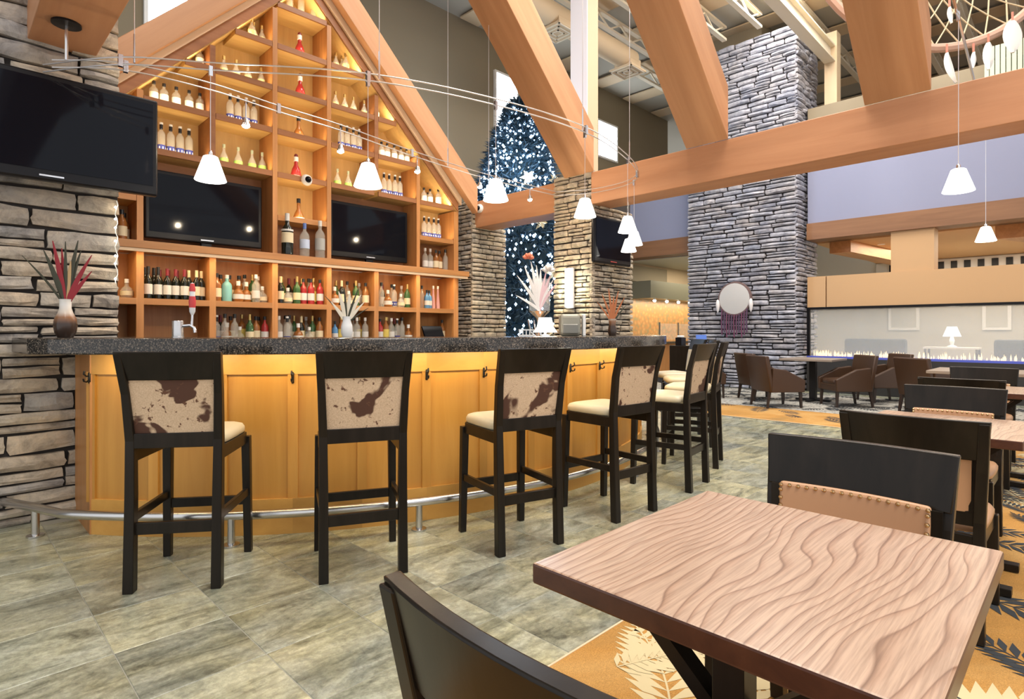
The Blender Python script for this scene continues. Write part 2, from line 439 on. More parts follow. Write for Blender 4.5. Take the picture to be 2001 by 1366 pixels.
def stone_layout(r, W_, H_, hr, lr, z0=0.0):
    out = []; z = z0
    while z < H_ - .01:
        h = r.uniform(*hr)
        if H_ - z - h < hr[0] * .6: h = H_ - z
        x = 0
        while x < W_ - .001:
            l = r.uniform(*lr)
            if W_ - x - l < lr[0] * .55: l = W_ - x
            if h > hr[0] * 1.25 and r.random() < .28:
                k = r.uniform(.4, .6); out.append((x, z, l, h * k)); out.append((x, z + h * k, l, h * (1 - k)))
            else: out.append((x, z, l, h))
            x += l
        z += h
    return out
def stone_face(r, parent, org, ang, W_, H_, hr, lr, key, dep=(.035, .075), gap=.009, z0=0.0, limit=None, bulk=None, skip=None, tl=.02):
    """stones laid over a vertical face; org is its lower corner, ang the heading of the courses (outside is to the right)"""
    ca, sa = math.cos(ang), math.sin(ang); n = 0
    for (x, z, l, h) in stone_layout(r, W_, H_, hr, lr, z0):
        cx, cz = x + l / 2, z + h / 2
        if skip and skip(cx, cz): continue
        loc = Vector((org[0] + ca * cx, org[1] + sa * cx, org[2] + cz)); k = r.randrange(len(STONES))
        d = r.uniform(*dep); flip = r.choice((-1, 1)); sc = (flip * (l - gap), d, h - gap)
        tilt = r.uniform(-tl, tl); cz += r.uniform(-.05, .05) * h
        if limit is not None and limit(cx, cz) is False:
            Mx = Matrix.Translation(loc) @ Matrix.Rotation(ang, 4, 'Z') @ Matrix.Rotation(tilt, 4, 'Y') @ Matrix.Diagonal((*sc, 1))
            vs, fs = STONES[k]; bulk.add([Mx @ Vector(p) for p in vs], fs)
        else:
            inst('stone', SM[key][k], parent, loc, (0, tilt, ang), sc); n += 1
    return n

r1 = random.Random(11)
wall_left = struct(MB().box(-2.2, .90, 4.76, 6.0, -.01, 5.2).build('wall_left', M['mortar']))
stone_face(r1, wall_left, (-.75, 4.765, 0), 0, 1.655, 4.0, (.085, .135), (.22, .55), 'stone', (.035, .08), .003, tl=.035)
r1 = random.Random(12)
col1 = tag(MB().box(5.44, 6.06, 6.24, 6.9, -.01, 3.09).build('stone_column', M['mortar']), 'stacked stone column at the end of the back bar shelving', 'column')
stone_face(r1, col1, (5.40, 6.235, 0), 0, .68, 3.08, (.05, .085), (.13, .30), 'stone_lamplit', (.03, .06), .007)
stone_face(r1, col1, (5.445, 6.62, 0), -PI / 2, .40, 3.08, (.05, .085), (.13, .30), 'stone', (.03, .06), .007)
col2 = tag(MB().box(5.45, 6.25, 4.13, 4.69, -.01, 3.10).build('stone_column', M['mortar']), 'stacked stone column carrying the small television and the lit tube sconce', 'column')
stone_face(r1, col2, (5.40, 4.125, 0), 0, .86, 2.70, (.045, .08), (.12, .28), 'stone_lamplit', (.03, .06), .007, .9)
stone_face(r1, col2, (5.455, 4.70, 0), -PI / 2, .62, 3.10, (.05, .085), (.13, .30), 'stone_lamplit', (.03, .06), .007, .9)

# chimney
r1 = random.Random(21)
chim = tag(MB().box(12.25, 13.4, 4.20, 6.5, -.01, 7.40).build('stone_chimney', M['mortar']), 'tall grey stacked stone chimney with a round hide drum on it', 'chimney')
bulk = MB()
stone_face(r1, chim, (12.245, 6.52, 0), -PI / 2, 2.36, 7.40, (.075, .125), (.26, .62), 'stone_grey', (.05, .10), .013, limit=lambda x, z: .3 < z < 4.35, bulk=bulk)
stone_face(r1, chim, (12.2, 4.195, 0), 0, 1.22, 7.40, (.075, .125), (.26, .62), 'stone_grey', (.05, .10), .013, limit=lambda x, z: False, bulk=bulk)
stuff(bulk.build('stone_courses', M['stone_grey'], chim))

# ------------------------------------------------------------------ walls, ceiling
struct(MB().box(-2, 16.5, 9.5, 9.7, 0, 8.0).build('wall_back', M['olive']))
wf = struct(MB().box(12.62, 13.0, -5, 4.08, 3.40, 4.75).build('wall_far', M['blueg']))
wf2 = struct(MB().box(12.62, 13.0, 6.52, 9.5, 3.45, 4.75).build('wall_far_end', M['blueg']))
MB().box(12.62, 13.0, 6.52, 9.5, 4.75, 5.45).build('upper_band', M['olive'], wf2)
MB().box(12.55, 13.0, 6.52, 9.5, 3.07, 3.45).build('fascia', M['fascia'], wf2)
MB().box(12.62, 13.0, -5, 4.08, 4.75, 5.75).build('upper_band', M['olive'], wf)
MB().box(12.55, 13.0, -5, 4.08, 3.07, 3.40).build('fascia', M['fascia'], wf)
MB().box(12.60, 13.0, -5, 3.72, 1.70, 2.32).build('panel', M['tanwall'], wf)
MB().box(12.60, 13.0, 3.74, 4.08, 1.70, 2.32).build('panel', M['tanwall'], wf)
MB().box(12.62, 13.0, 1.97, 2.63, 2.32, 3.07).build('pier_panel', M['tanwall'], wf)
MB().box(12.62, 13.0, -5, -1.5, 2.32, 3.07).build('pier_panel', M['tanwall'], wf)
MB().box(12.56, 13.0, -5, 4.08, 0, .68).build('plinth', simple('dark_plinth', (.03, .028, .027), .45), wf)
wall_lounge = struct(MB().box(18.5, 18.7, -5, 9.5, 0, 8.0).build('wall_lounge', simple('lounge_paint', (.50, .47, .40), .8)))
ceiling = struct(MB().box(-4, 22, -5, 13, 7.9, 8.0).build('ceiling', M['ceil']))
for k in range(13):
    y = -1.2 + k * .75
    mb_ = MB(); xe = 12.0 if 4.2 < y < 6.7 else 20; mb_.bar((6.2, y, 7.72), (xe, y, 7.72), .10, .05).bar((6.2, y, 7.46), (xe, y, 7.46), .10, .05)
    for q in range(34):
        x = 6.3 + q * .4
        if x + .4 < xe: mb_.bar((x, y, 7.48 if q % 2 else 7.7), (x + .4, y, 7.7 if q % 2 else 7.48), .03, .03)
    mb_.build('joist', M['joist'], ceiling)
for k in range(9):
    MB().bar((6.6 + k * 1.5, -2, 7.84), (6.6 + k * 1.5, 9.4, 7.84), .5, .03).build('deck_rib', M['cladtan'], ceiling)
lc = struct(MB().box(13.45, 18.5, -4.5, 4.2, 3.10, 3.16).build('ceiling_lounge', simple('warm_soffit', (.62, .36, .17), .6)))
# steel girders
for k, (a, b_, w, h) in enumerate((((8.4, 2.35, 6.35), (13.2, 2.75, 6.2), .20, .26), ((9.2, 3.75, 7.05), (13.0, 3.75, 7.0), .2, .3))):
    tag(MB().bar(a, b_, w, .03).bar(Vector(a) - Vector((0, 0, h)), Vector(b_) - Vector((0, 0, h)), w, .03).bar(Vector(a) - Vector((0, 0, h / 2)), Vector(b_) - Vector((0, 0, h / 2)), .03, h).build('steel_girder', M['joist']),
        ('cream painted steel girder high beside the chimney', 'cream painted steel girder running past the chimney top')[k], 'girder')
tag(MB().box(12.9, 13.15, 3.62, 3.85, 5.75, 7.3).build('ceiling_post', M['cladtan']), 'short beige post above the far wall beside the chimney', 'post')
tag(MB().box(12.6, 13.6, 5.0, 6.5, 7.40, 7.9).build('drywall_bulkhead', M['olive']), 'olive drywall bulkhead on top of the chimney', 'bulkhead')
pst = thing('support_post', 'tall square post with a pale painted face behind the rafters', 'post', (7.13, 5.54, 0))
MB().box(-.13, .13, -.16, .16, 0, 7.9).build('shaft', M['cladtan'], pst); MB().box(-.145, -.13, -.16, .16, 0, 7.9).build('face_board', M['postwhite'], pst)

# windows of the back wall
def window(n, u0, u1, z0, z1):
    w = struct(MB().box(u0, u1, 9.47, 9.50, z0, z1).build('window_%d' % n, M['window']))
    t = .05
    MB().box(u0 - t, u1 + t, 9.44, 9.5, z0 - t, z0).box(u0 - t, u1 + t, 9.44, 9.5, z1, z1 + t).box(u0 - t, u0, 9.44, 9.5, z0, z1).box(u1, u1 + t, 9.44, 9.5, z0, z1).build('window_frame', M['white'], w)
    return w
pa, pb = P(968, 147, v=9.48), P(1008, 250, v=9.48); window(1, pa.x, pb.x, 5.85, 7.05)
pa, pb = P(1167, 242, v=9.48), P(1203, 300, v=9.48); window(2, pa.x, pb.x, 6.02, 6.95)
pa, pb = P(288, 0, v=9.48), P(365, 0, v=9.48); window(3, pa.x, pb.x, 5.2, 7.0)

# ------------------------------------------------------------------ timber
BZ0, BZ1 = 2.69, 3.06
def wood_beam(name, label, x0, x1, y0, y1, z0, z1, mat='beam_y'):
    return tag(MB().box(x0, x1, y0, y1, z0, z1).build(name, M[mat], bevel=.006), label, 'beam')
wood_beam('timber_beam', 'long horizontal timber beam carrying the rafters over the dining tables', 5.40, 5.76, -4.5, 4.10, BZ0, BZ1)
wood_beam('timber_beam', 'short timber header spanning between the two stone columns', 5.46, 5.80, 4.70, 6.22, BZ0, BZ1)
wood_beam('timber_beam', 'timber beam running out from the stone wall above its television', .415, .77, -1.0, 4.755, 3.05, 3.45)
APX, APZ = 2.93, 5.53
def rafter(label, v0, v1, side, zlow=BZ1, th=.36, ap=APZ, rg_=.20, group=None):
    # underside runs at 45 degrees from the eave up to the ridge
    L_ = (ap - zlow); ue = APX + side * L_; o = MB()
    Mx = Matrix(((-side / S2, 0, side / S2, APX + side * 0), (0, 1, 0, 0), (1 / S2, 0, 1 / S2, 0), (0, 0, 0, 1)))
    ln = L_ * S2; rb = thing('rafter', label, 'beam', (ue, (v0 + v1) / 2, zlow), 0, group)
    hw = (v1 - v0) / 2
    # polygon in (x,z): plumb cut at the eave, plumb at the ridge
    tz = th * S2
    Le = L_ - rg_; poly = [(0, 0), (-side * Le, Le), (-side * Le, Le + tz), (0.0, tz)]
    mb_ = MB(); n = len(poly)
    vs = [(x, -hw, z) for x, z in poly] + [(x, hw, z) for x, z in poly]
    mb_.add(vs, [tuple(range(n)), tuple(range(2 * n - 1, n - 1, -1))] + [(i, (i + 1) % n, n + (i + 1) % n, n + i) for i in range(n)])
    # turn into a local frame whose x axis follows the rafter so that the grain does too
    ang = math.atan2(1, -side)
    R = Matrix.Rotation(-ang if side > 0 else -ang, 4, 'Y')
    Ri = R.inverted(); mb_.v = [tuple(Ri @ Vector(p)) for p in mb_.v]
    q = mb_.build('timber', M['beam_x'], rb, bevel=.006); q.rotation_euler = R.to_euler()
    return rb
gl = 'inclined timber rafter rising from the %s to the ridge'
rafter('inclined rafter standing on the stone column that carries the small television', 4.06, 4.50, 1)
rafter('inclined rafter on the long beam, between the column and the hoop net', 2.46, 2.90, 1)
rafter('inclined rafter on the long beam in front of the hoop net', .86, 1.31, 1)
rafter('inclined rafter on the long beam behind the camera side tables', -.75, -.30, 1)
rafter('inclined rafter on the stone wall side above the bar', 4.06, 4.50, -1, 3.45)
rafter('inclined rafter on the stone wall side above the bar stools', 2.46, 2.90, -1, 3.45)
rafter('inclined rafter on the stone wall side above the dining tables', .86, 1.31, -1, 3.45)
wood_beam('ridge_beam', 'ridge timber at the top of the rafters', 2.76, 3.10, -1.0, 5.95, 5.50, 5.95)
rafter('inclined gable rafter beside the back bar shelving at the column end', 6.03, 6.14, 1, 2.86, .27, 5.285, 0)
rafter('inclined gable rafter beside the back bar shelving at the stone wall end', 6.03, 6.14, -1, 3.08, .22, 5.265, .0)

# ================================================================== BACK BAR
def wb(mb, name, mats, parent, **k):
    """build in room coordinates under an unrotated parent"""
    o = mb.build(name, mats, parent, **k)
    o.matrix_parent_inverse = Matrix.Translation(parent.location).inverted(); return o
XZ = Matrix(((1, 0, 0, 0), (0, 0, 1, 0), (0, 1, 0, 0), (0, 0, 0, 1)))    # polygon in (u,z), raised along v
VB, DEP = 6.2, .36
DV = [1.347 + .6247 * (k - 1) for k in range(8)]
ROWS = [1.514, 2.035, 2.466, 2.931, 3.396, 3.856, 4.321, 4.774]
GA = 5.06                                  # inside of the gable: z + |u - APX| = GA
bb = thing('back_bar_shelving', 'tall gabled honey wood shelving of the back bar full of bottles', 'shelving', (APX, VB + .2, 0))
gz = lambda u: GA - abs(u - APX)
# back panels
xl, xr = DV[0], DV[7] + .03
wb(MB().prism([(xl, 2.0), (xr, 2.0), (xr, gz(xr)), (APX, GA), (xl, gz(xl))], VB + DEP, VB + DEP + .03, M=XZ), 'back_panel', M['maple_z'], bb)
wb(MB().box(xl, xr, VB + DEP, VB + DEP + .03, 0, 1.96), 'back_panel', M['honey_z'], bb)
wb(MB().box(xl, xr + .08, VB - .10, VB + DEP, 1.03, 1.08), 'counter', M['granite'], bb)
for k in range(7):
    wb(MB().box(DV[k] + .01, DV[k + 1] - .01, VB - .06, VB + DEP, 0.08, 1.03), 'base_door', M['honey_z'], bb, bevel=.006)
UW = .03
for k, u in enumerate(DV):
    wb(MB().box(u - UW, u + UW, VB, VB + DEP, 1.08, 1.955), 'upright', M['honey_z'], bb)
    top = gz(u + (UW if u > APX else -UW))
    spans = [(2.035, top)]
    if k in (2, 5): spans = [(2.98, top)]
    for a, b_ in spans:
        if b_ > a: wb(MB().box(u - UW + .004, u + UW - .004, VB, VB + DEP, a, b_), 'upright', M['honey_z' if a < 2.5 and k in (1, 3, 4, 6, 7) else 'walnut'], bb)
# the ledge
led = wb(MB().box(xl, xr + .10, VB - .145, VB + DEP, 1.965, 2.035), 'ledge', M['honey_x'], bb, bevel=.004)
wb(MB().box(xl, xr + .08, VB - .135, VB - .105, 1.935, 1.965), 'ledge_trim', M['trim'], led).matrix_parent_inverse = Matrix.Translation((0, 0, 0))
def shelf(k, z, mat_edge):
    a, b_ = DV[k] + UW, DV[k + 1] - UW
    if k < 3: a = max(a, APX - (GA - z))
    if k > 3: b_ = min(b_, APX + (GA - z))
    if b_ - a < .05: return None
    s = wb(MB().box(a, b_, VB + .02, VB + DEP, z - .05, z), 'shelf', M['cubby'], bb)
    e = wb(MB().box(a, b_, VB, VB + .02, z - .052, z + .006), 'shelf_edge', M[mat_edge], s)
    e.matrix_parent_inverse = Matrix.Identity(4)
    return a, b_
CELLS = []
for k in range(7):
    shelf(k, ROWS[0], 'honey_x')
    for r_ in range(2, 8):
        z = ROWS[r_]
        if r_ == 2 and k not in (0, 3, 6): continue
        if z > gz((DV[k] + DV[k + 1]) / 2) + .1: continue
        ab = shelf(k, z, 'honey_x' if (r_ == 2) else 'walnut')
        if ab: CELLS.append((k, r_, ab[0], ab[1], z))
# TV recess tops are the row-3 shelves; gable boards
for s in (-1, 1):
    ue = 2.20
    f = lambda c, off: (APX + s * off, c - off)
    wb(MB().prism([f(GA, ue), f(GA, 0), f(5.20, 0), f(5.20, ue)], VB, VB + DEP, M=XZ), 'gable_board', M['cubby'], bb)
    wb(MB().prism([f(GA + .01, ue), f(GA + .01, 0), f(5.19, 0), f(5.19, ue)], VB - .02, VB, M=XZ), 'gable_edge', M['walnut'], bb)
    wb(MB().prism([f(5.19, ue + .03), f(5.19, 0), f(5.31, 0), f(5.31, ue + .03)], VB - .055, VB + DEP, M=XZ), 'gable_trim', M['trim'], bb)
    # cheek of the shelving
    uu = xr if s > 0 else xl
    wb(MB().box(uu - .005, uu + .03, VB + .01, VB + DEP, 1.08, gz(uu) + .1), 'cheek', M['honey_z'], bb)
# strip lights behind the shelf edges (a lamp in each lit cubby)
for (k, r_, a, b_, z) in CELLS:
    if r_ == 2 and k in (0,): continue
    l = area('strip_light', ((a + b_) / 2, VB + .045, z + .012), (PI - .30, 0, 0), max(.1, b_ - a - .06), .02, 1.05 * (b_ - a) / .56, (1, .77, .45))
    l.parent = bb; l.matrix_parent_inverse = Matrix.Translation(bb.location).inverted()
for k in range(7):
    l = area('strip_light', ((DV[k] + DV[k + 1]) / 2, VB - .085, 1.955), (-.15, 0, 0), .55, .02, 1.9, (1, .76, .44))
    l.parent = bb; l.matrix_parent_inverse = Matrix.Translation(bb.location).inverted()

# ------------------------------------------------------------------ televisions
def tv(label, w, h, loc, rz, tilt=0, stand=True):
    t = thing('television', label, 'television', loc, rz)
    b_ = MB(); b_.box(-w / 2, w / 2, 0, .05, 0, h).build('housing', M['black'], t, bevel=.012)
    s = MB().box(-w / 2 + .035, w / 2 - .035, -.003, .004, .065, h - .035).build('screen', M['screen'], t)
    MB().box(-.06, .06, -.004, 0, .022, .034).build('badge', M['chrome'], t)
    MB().box(-w * .2, w * .2, .05, .12, h * .2, h * .8).build('rear_housing', M['black'], t, bevel=.02)
    if stand:
        MB().box(-.05, .05, .02, .06, -.05, .03).box(-.2, .2, -.05, .13, -.065, -.05).build('foot', M['black'], t, bevel=.006)
    if tilt:
        for c in t.children: c.rotation_euler.x = tilt
    return t
za, zb = 2.035, 2.93
tv('flat television in the shelf recess beside the wine bottles', 1.09, .66, ((DV[1] + DV[3]) / 2 - .02, VB + .10, za + .065), 0)
tv('flat television in the shelf recess next to the stone column', 1.09, .66, ((DV[4] + DV[6]) / 2 - .02, VB + .10, za + .065), 0)
# recess backs use the dark shelf-edge wood
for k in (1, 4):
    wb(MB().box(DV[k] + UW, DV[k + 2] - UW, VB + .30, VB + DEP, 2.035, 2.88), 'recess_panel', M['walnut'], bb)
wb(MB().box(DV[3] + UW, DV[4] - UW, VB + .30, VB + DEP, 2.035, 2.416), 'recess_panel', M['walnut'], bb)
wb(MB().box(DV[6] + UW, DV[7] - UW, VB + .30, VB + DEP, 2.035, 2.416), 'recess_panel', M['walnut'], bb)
# large set on the stone wall
pc = P(307, 290, v=4.55)
wt = thing('wall_television', 'large flat television hung on the stone wall, tilted down', 'television', (.51, 4.52, 2.13), 0)
Wd, Hd = 1.14, .65
MB().box(-.57, .57, -.03, .03, 0, Hd).build('housing', M['black'], wt, bevel=.012)
MB().box(-.54, .54, -.034, -.028, .065, Hd - .035).build('screen', M['screen'], wt)
MB().box(-.06, .06, -.036, -.03, .024, .034).build('badge', M['chrome'], wt)
MB().box(-.35, .25, .03, .19, .15, .5).build('bracket', M['blackmetal'], wt)

# ------------------------------------------------------------------ bottles
def bottle(kind, glass_m, cap_m, lab_m, prof, cap, lab, extra=None):
    t = bpy.data.objects.new('bottle', None); t.empty_display_size = .02
    parts = [('glass', MB().lathe(prof, 14).mesh('glass', glass_m, True))]
    if cap: parts.append(('cap', MB().lathe(cap, 10).mesh('cap', cap_m, True)))
    if lab: parts.append(('label', MB().lathe(lab, 14).mesh('label', lab_m, True)))
    for e in extra or []: parts.append(e)
    return parts
G = {}
G['clear'] = glass('clear_glass', (.72, .70, .62), .28)
G['yellow'] = glass('yellow_liquor_glass', (.80, .72, .22), .62)
G['palegreen'] = glass('pale_green_glass', (.62, .70, .50), .6)
G['amber'] = glass('amber_glass', (.32, .12, .03), .9)
G['dark'] = simple('dark_bottle_glass', (.012, .014, .010), .08)
G['green'] = glass('green_glass', (.05, .12, .04), .92)
G['teal'] = glass('teal_glass', (.25, .58, .58), .85)
G['blue'] = glass('blue_glass', (.10, .28, .55), .85)
G['red'] = glass('red_liquor_glass', (.38, .03, .03), .9)
G['pink'] = glass('pink_glass', (.65, .35, .35), .8)
CW, CB, CR, CG = simple('white_cap', (.8, .79, .76), .4), simple('black_cap', (.015, .015, .017), .35), simple('dark_red_foil', (.20, .02, .03), .35), simple('gold_cap', (.6, .42, .15), .3, .8)
LWH, LNV, LCR, LYL, LBK = simple('white_label', (.66, .65, .62), .6), simple('navy_label', (.03, .04, .22), .5), simple('cream_label', (.72, .62, .42), .6), simple('yellow_label', (.7, .55, .12), .6), simple('black_label', (.02, .02, .02), .5)
def wine_prof(r, h): return [(0, 0), (r * .95, 0), (r, .01), (r, h * .56), (r * .8, h * .66), (r * .38, h * .74), (r * .34, h * .97), (0, h * .97)]
def spirit_prof(r, h): return [(0, 0), (r * .95, 0), (r, .01), (r, h * .60), (r * .85, h * .68), (r * .36, h * .77), (r * .34, h * .92), (0, h * .92)]
def cone_prof(r, h): return [(0, 0), (r * .95, 0), (r, .012), (r * .98, h * .36), (r * .72, h * .50), (r * .36, h * .64), (r * .28, h * .82), (0, h * .82)]
def squat_prof(r, h): return [(0, 0), (r * .8, 0), (r, h * .12), (r, h * .42), (r * .75, h * .56), (r * .35, h * .64), (r * .32, h * .84), (0, h * .84)]
def capz(r, z0, z1): return [(0, z0), (r, z0), (r, z1), (0, z1)]
def labz(r, z0, z1): return [(r + .0015, z0), (r + .0015, z1)]
def ringcap(r, z0, z1): return [(r, z0), (r, z1), (0, z1)]
K = {}
K['white_label'] = bottle('', G['clear'], CB, LWH, spirit_prof(.038, .215), capz(.016, .187, .216), labz(.038, .025, .105))
K['navy'] = bottle('', G['clear'], CB, LNV, spirit_prof(.036, .295), capz(.0155, .235, .278), labz(.036, .028, .078), [('stopper', MB().lathe(capz(.0165, .278, .298), 10).mesh('stopper', CW)), ('print', MB().lathe(labz(.0372, .040, .060), 8).mesh('print', LWH))])
LIQ = ('liquor', MB().lathe([(0, .005), (.0385, .005), (.040, .010), (.0385, .075), (0, .075)], 14).mesh('liquor', G['yellow'], True))
K['yellow'] = bottle('', G['clear'], CG, None, cone_prof(.042, .215), capz(.016, .171, .209), None, [LIQ])
K['greenlab'] = bottle('', G['clear'], G['palegreen'], simple('green_label', (.25, .42, .10), .6), cone_prof(.042, .225), capz(.0145, .183, .219), labz(.042, .035, .070), [LIQ])
K['wine_black'] = bottle('', G['dark'], CB, LWH, wine_prof(.034, .31), capz(.0155, .24, .312), labz(.034, .05, .145))
K['wine_red'] = bottle('', G['dark'], CR, LWH, wine_prof(.034, .30), capz(.0155, .232, .302), labz(.034, .05, .14))
K['wine_gold'] = bottle('', G['dark'], simple('cream_foil', (.75, .62, .38), .4), LCR, wine_prof(.034, .30), capz(.0155, .232, .302), labz(.034, .05, .14))
K['clear_tall'] = bottle('', G['clear'], CB, None, spirit_prof(.036, .31), capz(.017, .27, .312), None)
K['clear_white'] = bottle('', G['clear'], CW, LWH, spirit_prof(.040, .30), capz(.017, .26, .302), labz(.040, .05, .13))
K['amber'] = bottle('', G['amber'], CB, LCR, spirit_prof(.042, .29), capz(.018, .25, .292), labz(.042, .05, .14))
K['amber_white'] = bottle('', G['amber'], CW, LWH, squat_prof(.052, .22), capz(.02, .175, .222), labz(.052, .035, .085))
K['amber_yellow'] = bottle('', G['amber'], CG, LYL, spirit_prof(.038, .31), capz(.016, .27, .312), labz(.038, .04, .16))
K['green'] = bottle('', G['green'], CG, LCR, wine_prof(.040, .31), capz(.016, .25, .312), labz(.040, .05, .13))
K['teal'] = bottle('', G['teal'], CW, None, spirit_prof(.050, .28), capz(.019, .245, .282), None)
K['blue'] = bottle('', G['blue'], CB, LWH, spirit_prof(.036, .25), capz(.016, .215, .252), labz(.036, .05, .11))
K['red'] = bottle('', G['red'], CB, LWH, spirit_prof(.038, .29), capz(.016, .255, .292), labz(.038, .05, .13))
K['pink'] = bottle('', G['pink'], CW, None, [(0, 0), (.03, 0), (.03, .06), (.022, .14), (.014, .24), (.012, .30), (0, .30)], capz(.014, .28, .32), None)
K['squat_clear'] = bottle('', G['clear'], CW, LCR, squat_prof(.050, .18), capz(.018, .145, .182), labz(.050, .03, .07))
K['decanter'] = bottle('', G['red'], CW, None, [(0, .03), (.05, .03), (.058, .05), (.045, .11), (.022, .16), (.018, .20), (0, .20)], capz(.026, .20, .25), None,
    [('stand', MB().box(-.06, .06, -.05, .05, 0, .03).mesh('stand', CW)), ('stopper', MB().lathe([(0, .25), (.02, .25), (.022, .27), (.012, .285), (0, .285)], 10).mesh('stopper', CR, True))])
K['decanter_dark'] = bottle('', G['amber'], CB, LWH, [(0, 0), (.06, 0), (.065, .02), (.045, .08), (.02, .13), (.018, .22), (0, .22)], capz(.022, .2, .25), labz(.0655, .0, .03))
K['big_black'] = bottle('', G['dark'], LWH, LCR, wine_prof(.062, .45), capz(.024, .37, .45), labz(.062, .13, .24), [('crest', MB().lathe(labz(.0625, .255, .275), 14).mesh('crest', LWH))])
K['big_blue'] = bottle('', G['clear'], simple('blue_cap', (.12, .2, .5), .4), simple('pale_blue_label', (.5, .58, .75), .5), spirit_prof(.052, .37), capz(.020, .31, .372), labz(.052, .09, .19))
K['big_clear'] = bottle('', G['clear'], LWH, simple('grey_label', (.4, .4, .38), .5), spirit_prof(.054, .42), capz(.021, .36, .422), labz(.054, .09, .22))
KDESC = dict(white_label='clear bottle with black cap, white label', navy='clear bottle with navy band, white stopper', yellow='conical bottle of yellow liquor',
    greenlab='conical yellow bottle with green label', wine_black='wine bottle with black foil', wine_red='wine bottle with red foil',
    wine_gold='wine bottle with cream foil', clear_tall='slim clear bottle with black cap', clear_white='clear bottle with white cap and label',
    amber='amber whisky bottle with cream label', amber_white='squat amber bottle with white cap', amber_yellow='slim amber bottle with yellow label', green='green glass bottle with cream label',
    teal='stout teal glass bottle', blue='small blue bottle with white label', red='red liquor bottle with white label', pink='tall thin pink bottle', squat_clear='squat clear bottle with white cap',
    decanter='red decanter on a white stand', decanter_dark='dark round-bellied decanter', big_black='oversized black bottle with cream label', big_blue='large clear bottle with blue cap', big_clear='oversized clear bottle with grey label')
BAYD = ['bay beside stone wall', 'wine bottle bay', 'teal bottle bay', 'centre bay', 'flower vase bay', 'bay before the last', 'last bay by column']
ROWD = {-1: 'back counter', 0: 'shelf under the ledge', 1: 'on the ledge', 2: 'shelf above the ledge', 3: 'shelf at television top', 4: 'second shelf above televisions', 5: 'third shelf above televisions', 6: 'fourth shelf above televisions', 7: 'topmost shelf'}
brng = random.Random(5)
KR = {}
for kk, parts in K.items():
    KR[kk] = max(math.hypot(v_.co.x, v_.co.y) for _, me in parts for v_ in me.vertices)
KH = {kk: max(v_.co.z for _, me in parts for v_ in me.vertices) for kk, parts in K.items()}
PUT = {}
def put(kind, x, row, bay, dv=.15):
    """a bottle seen at column x of the photograph, standing on a shelf row"""
    v = VB + dv; t = (x - 1000) / FPX
    PUT.setdefault((row, bay), []).append([kind, v * (1 + t) / (1 - t), v])
def settle():
    """stand the bottles of each cubby clear of one another and of its sides"""
    for (row, bay), L_ in PUT.items():
        zz = 1.0805 if row < 0 else ROWS[row] + .0008
        tot = sum(2 * KR[k[0]] for k in L_)
        for it in range(400):
            for p in L_:
                r = KR[p[0]] + .004; lo, hi = DV[bay] + UW + r, DV[bay + 1] - UW - r
                g_ = GA - zz - KH[p[0]] * .92
                if bay < 3: lo = max(lo, min(APX - g_, hi))
                if bay > 3: hi = min(hi, max(APX + g_, lo))
                p[1] = min(max(p[1], lo), hi); p[2] = min(max(p[2], VB + .035 + r), VB + (.29 if row in (1,) else DEP - .005) - r)
            moved = False
            for i in range(len(L_)):
                for j in range(i):
                    a, b_ = L_[i], L_[j]; dx, dy = a[1] - b_[1], a[2] - b_[2]; d = math.hypot(dx, dy) or 1e-4; need = KR[a[0]] + KR[b_[0]] + .004
                    if d < need:
                        if abs(dy) < .01: dy += .012 * (1 if (i + it) % 2 else -1)
                        f = (need - d) / d * .52; moved = True
                        a[1] += dx * f; a[2] += dy * f; b_[1] -= dx * f; b_[2] -= dy * f
            if not moved: break
        for kind, u, v in L_:
            if kind.startswith('big_'): v = VB - .003 - KR[kind]; u = {'big_black': 2.70, 'big_blue': 2.90, 'big_clear': 3.08}[kind]
            t_ = thing('bottle', KDESC[kind] + ', ' + ROWD[row] + ', ' + BAYD[bay], 'bottle', (u, v, zz), brng.uniform(0, 6) if kind != 'decanter' else 0, 'back bar: ' + KDESC[kind] + ', ' + ROWD[row] + ' ' + BAYD[bay])
            for n, me in K[kind]: inst(n, me, t_)
def row(kind, xs, r_, bay, dv=.15):
    for x in xs: put(kind, x, r_, bay, dv)
row('white_label', [388], 5, 1); row('white_label', [300, 320, 344, 369, 391], 4, 1); row('navy', [317, 335, 350, 366], 3, 1)
row('yellow', [470, 487, 504, 519], 6, 2); row('yellow', [437, 461, 484, 510], 5, 2); row('navy', [452, 465, 480, 493], 4, 2); row('greenlab', [437, 465, 492, 513], 3, 2)
row('clear_tall', [566, 588, 612], 7, 3); row('decanter', [585], 6, 3); row('decanter', [586], 5, 3); row('decanter_dark', [583], 4, 3); row('decanter', [578], 3, 3); row('decanter_dark', [583], 2, 3)
put('big_black', 568, 1, 3); put('big_blue', 597, 1, 3); put('big_clear', 628, 1, 3)
row('yellow', [656, 669, 681, 693], 6, 4); row('yellow', [655, 673, 690, 711], 5, 4); row('navy', [668, 679, 689, 699], 4, 4); row('greenlab', [659, 680, 705, 722], 3, 4)
row('white_label', [750], 5, 5); row('white_label', [745, 756, 770, 783, 797], 4, 5); row('navy', [752, 761, 770, 779], 3, 5)
row('white_label', [828, 840, 851, 862], 3, 6); row('navy', [830, 838, 846, 855], 2, 6)
row('clear_white', [831, 843], 1, 6); row('amber', [853, 861], 1, 6); row('clear_tall', [869], 1, 6)
row('amber', [243, 256], 1, 0, .2); row('squat_clear', [250], 0, 0, .1)
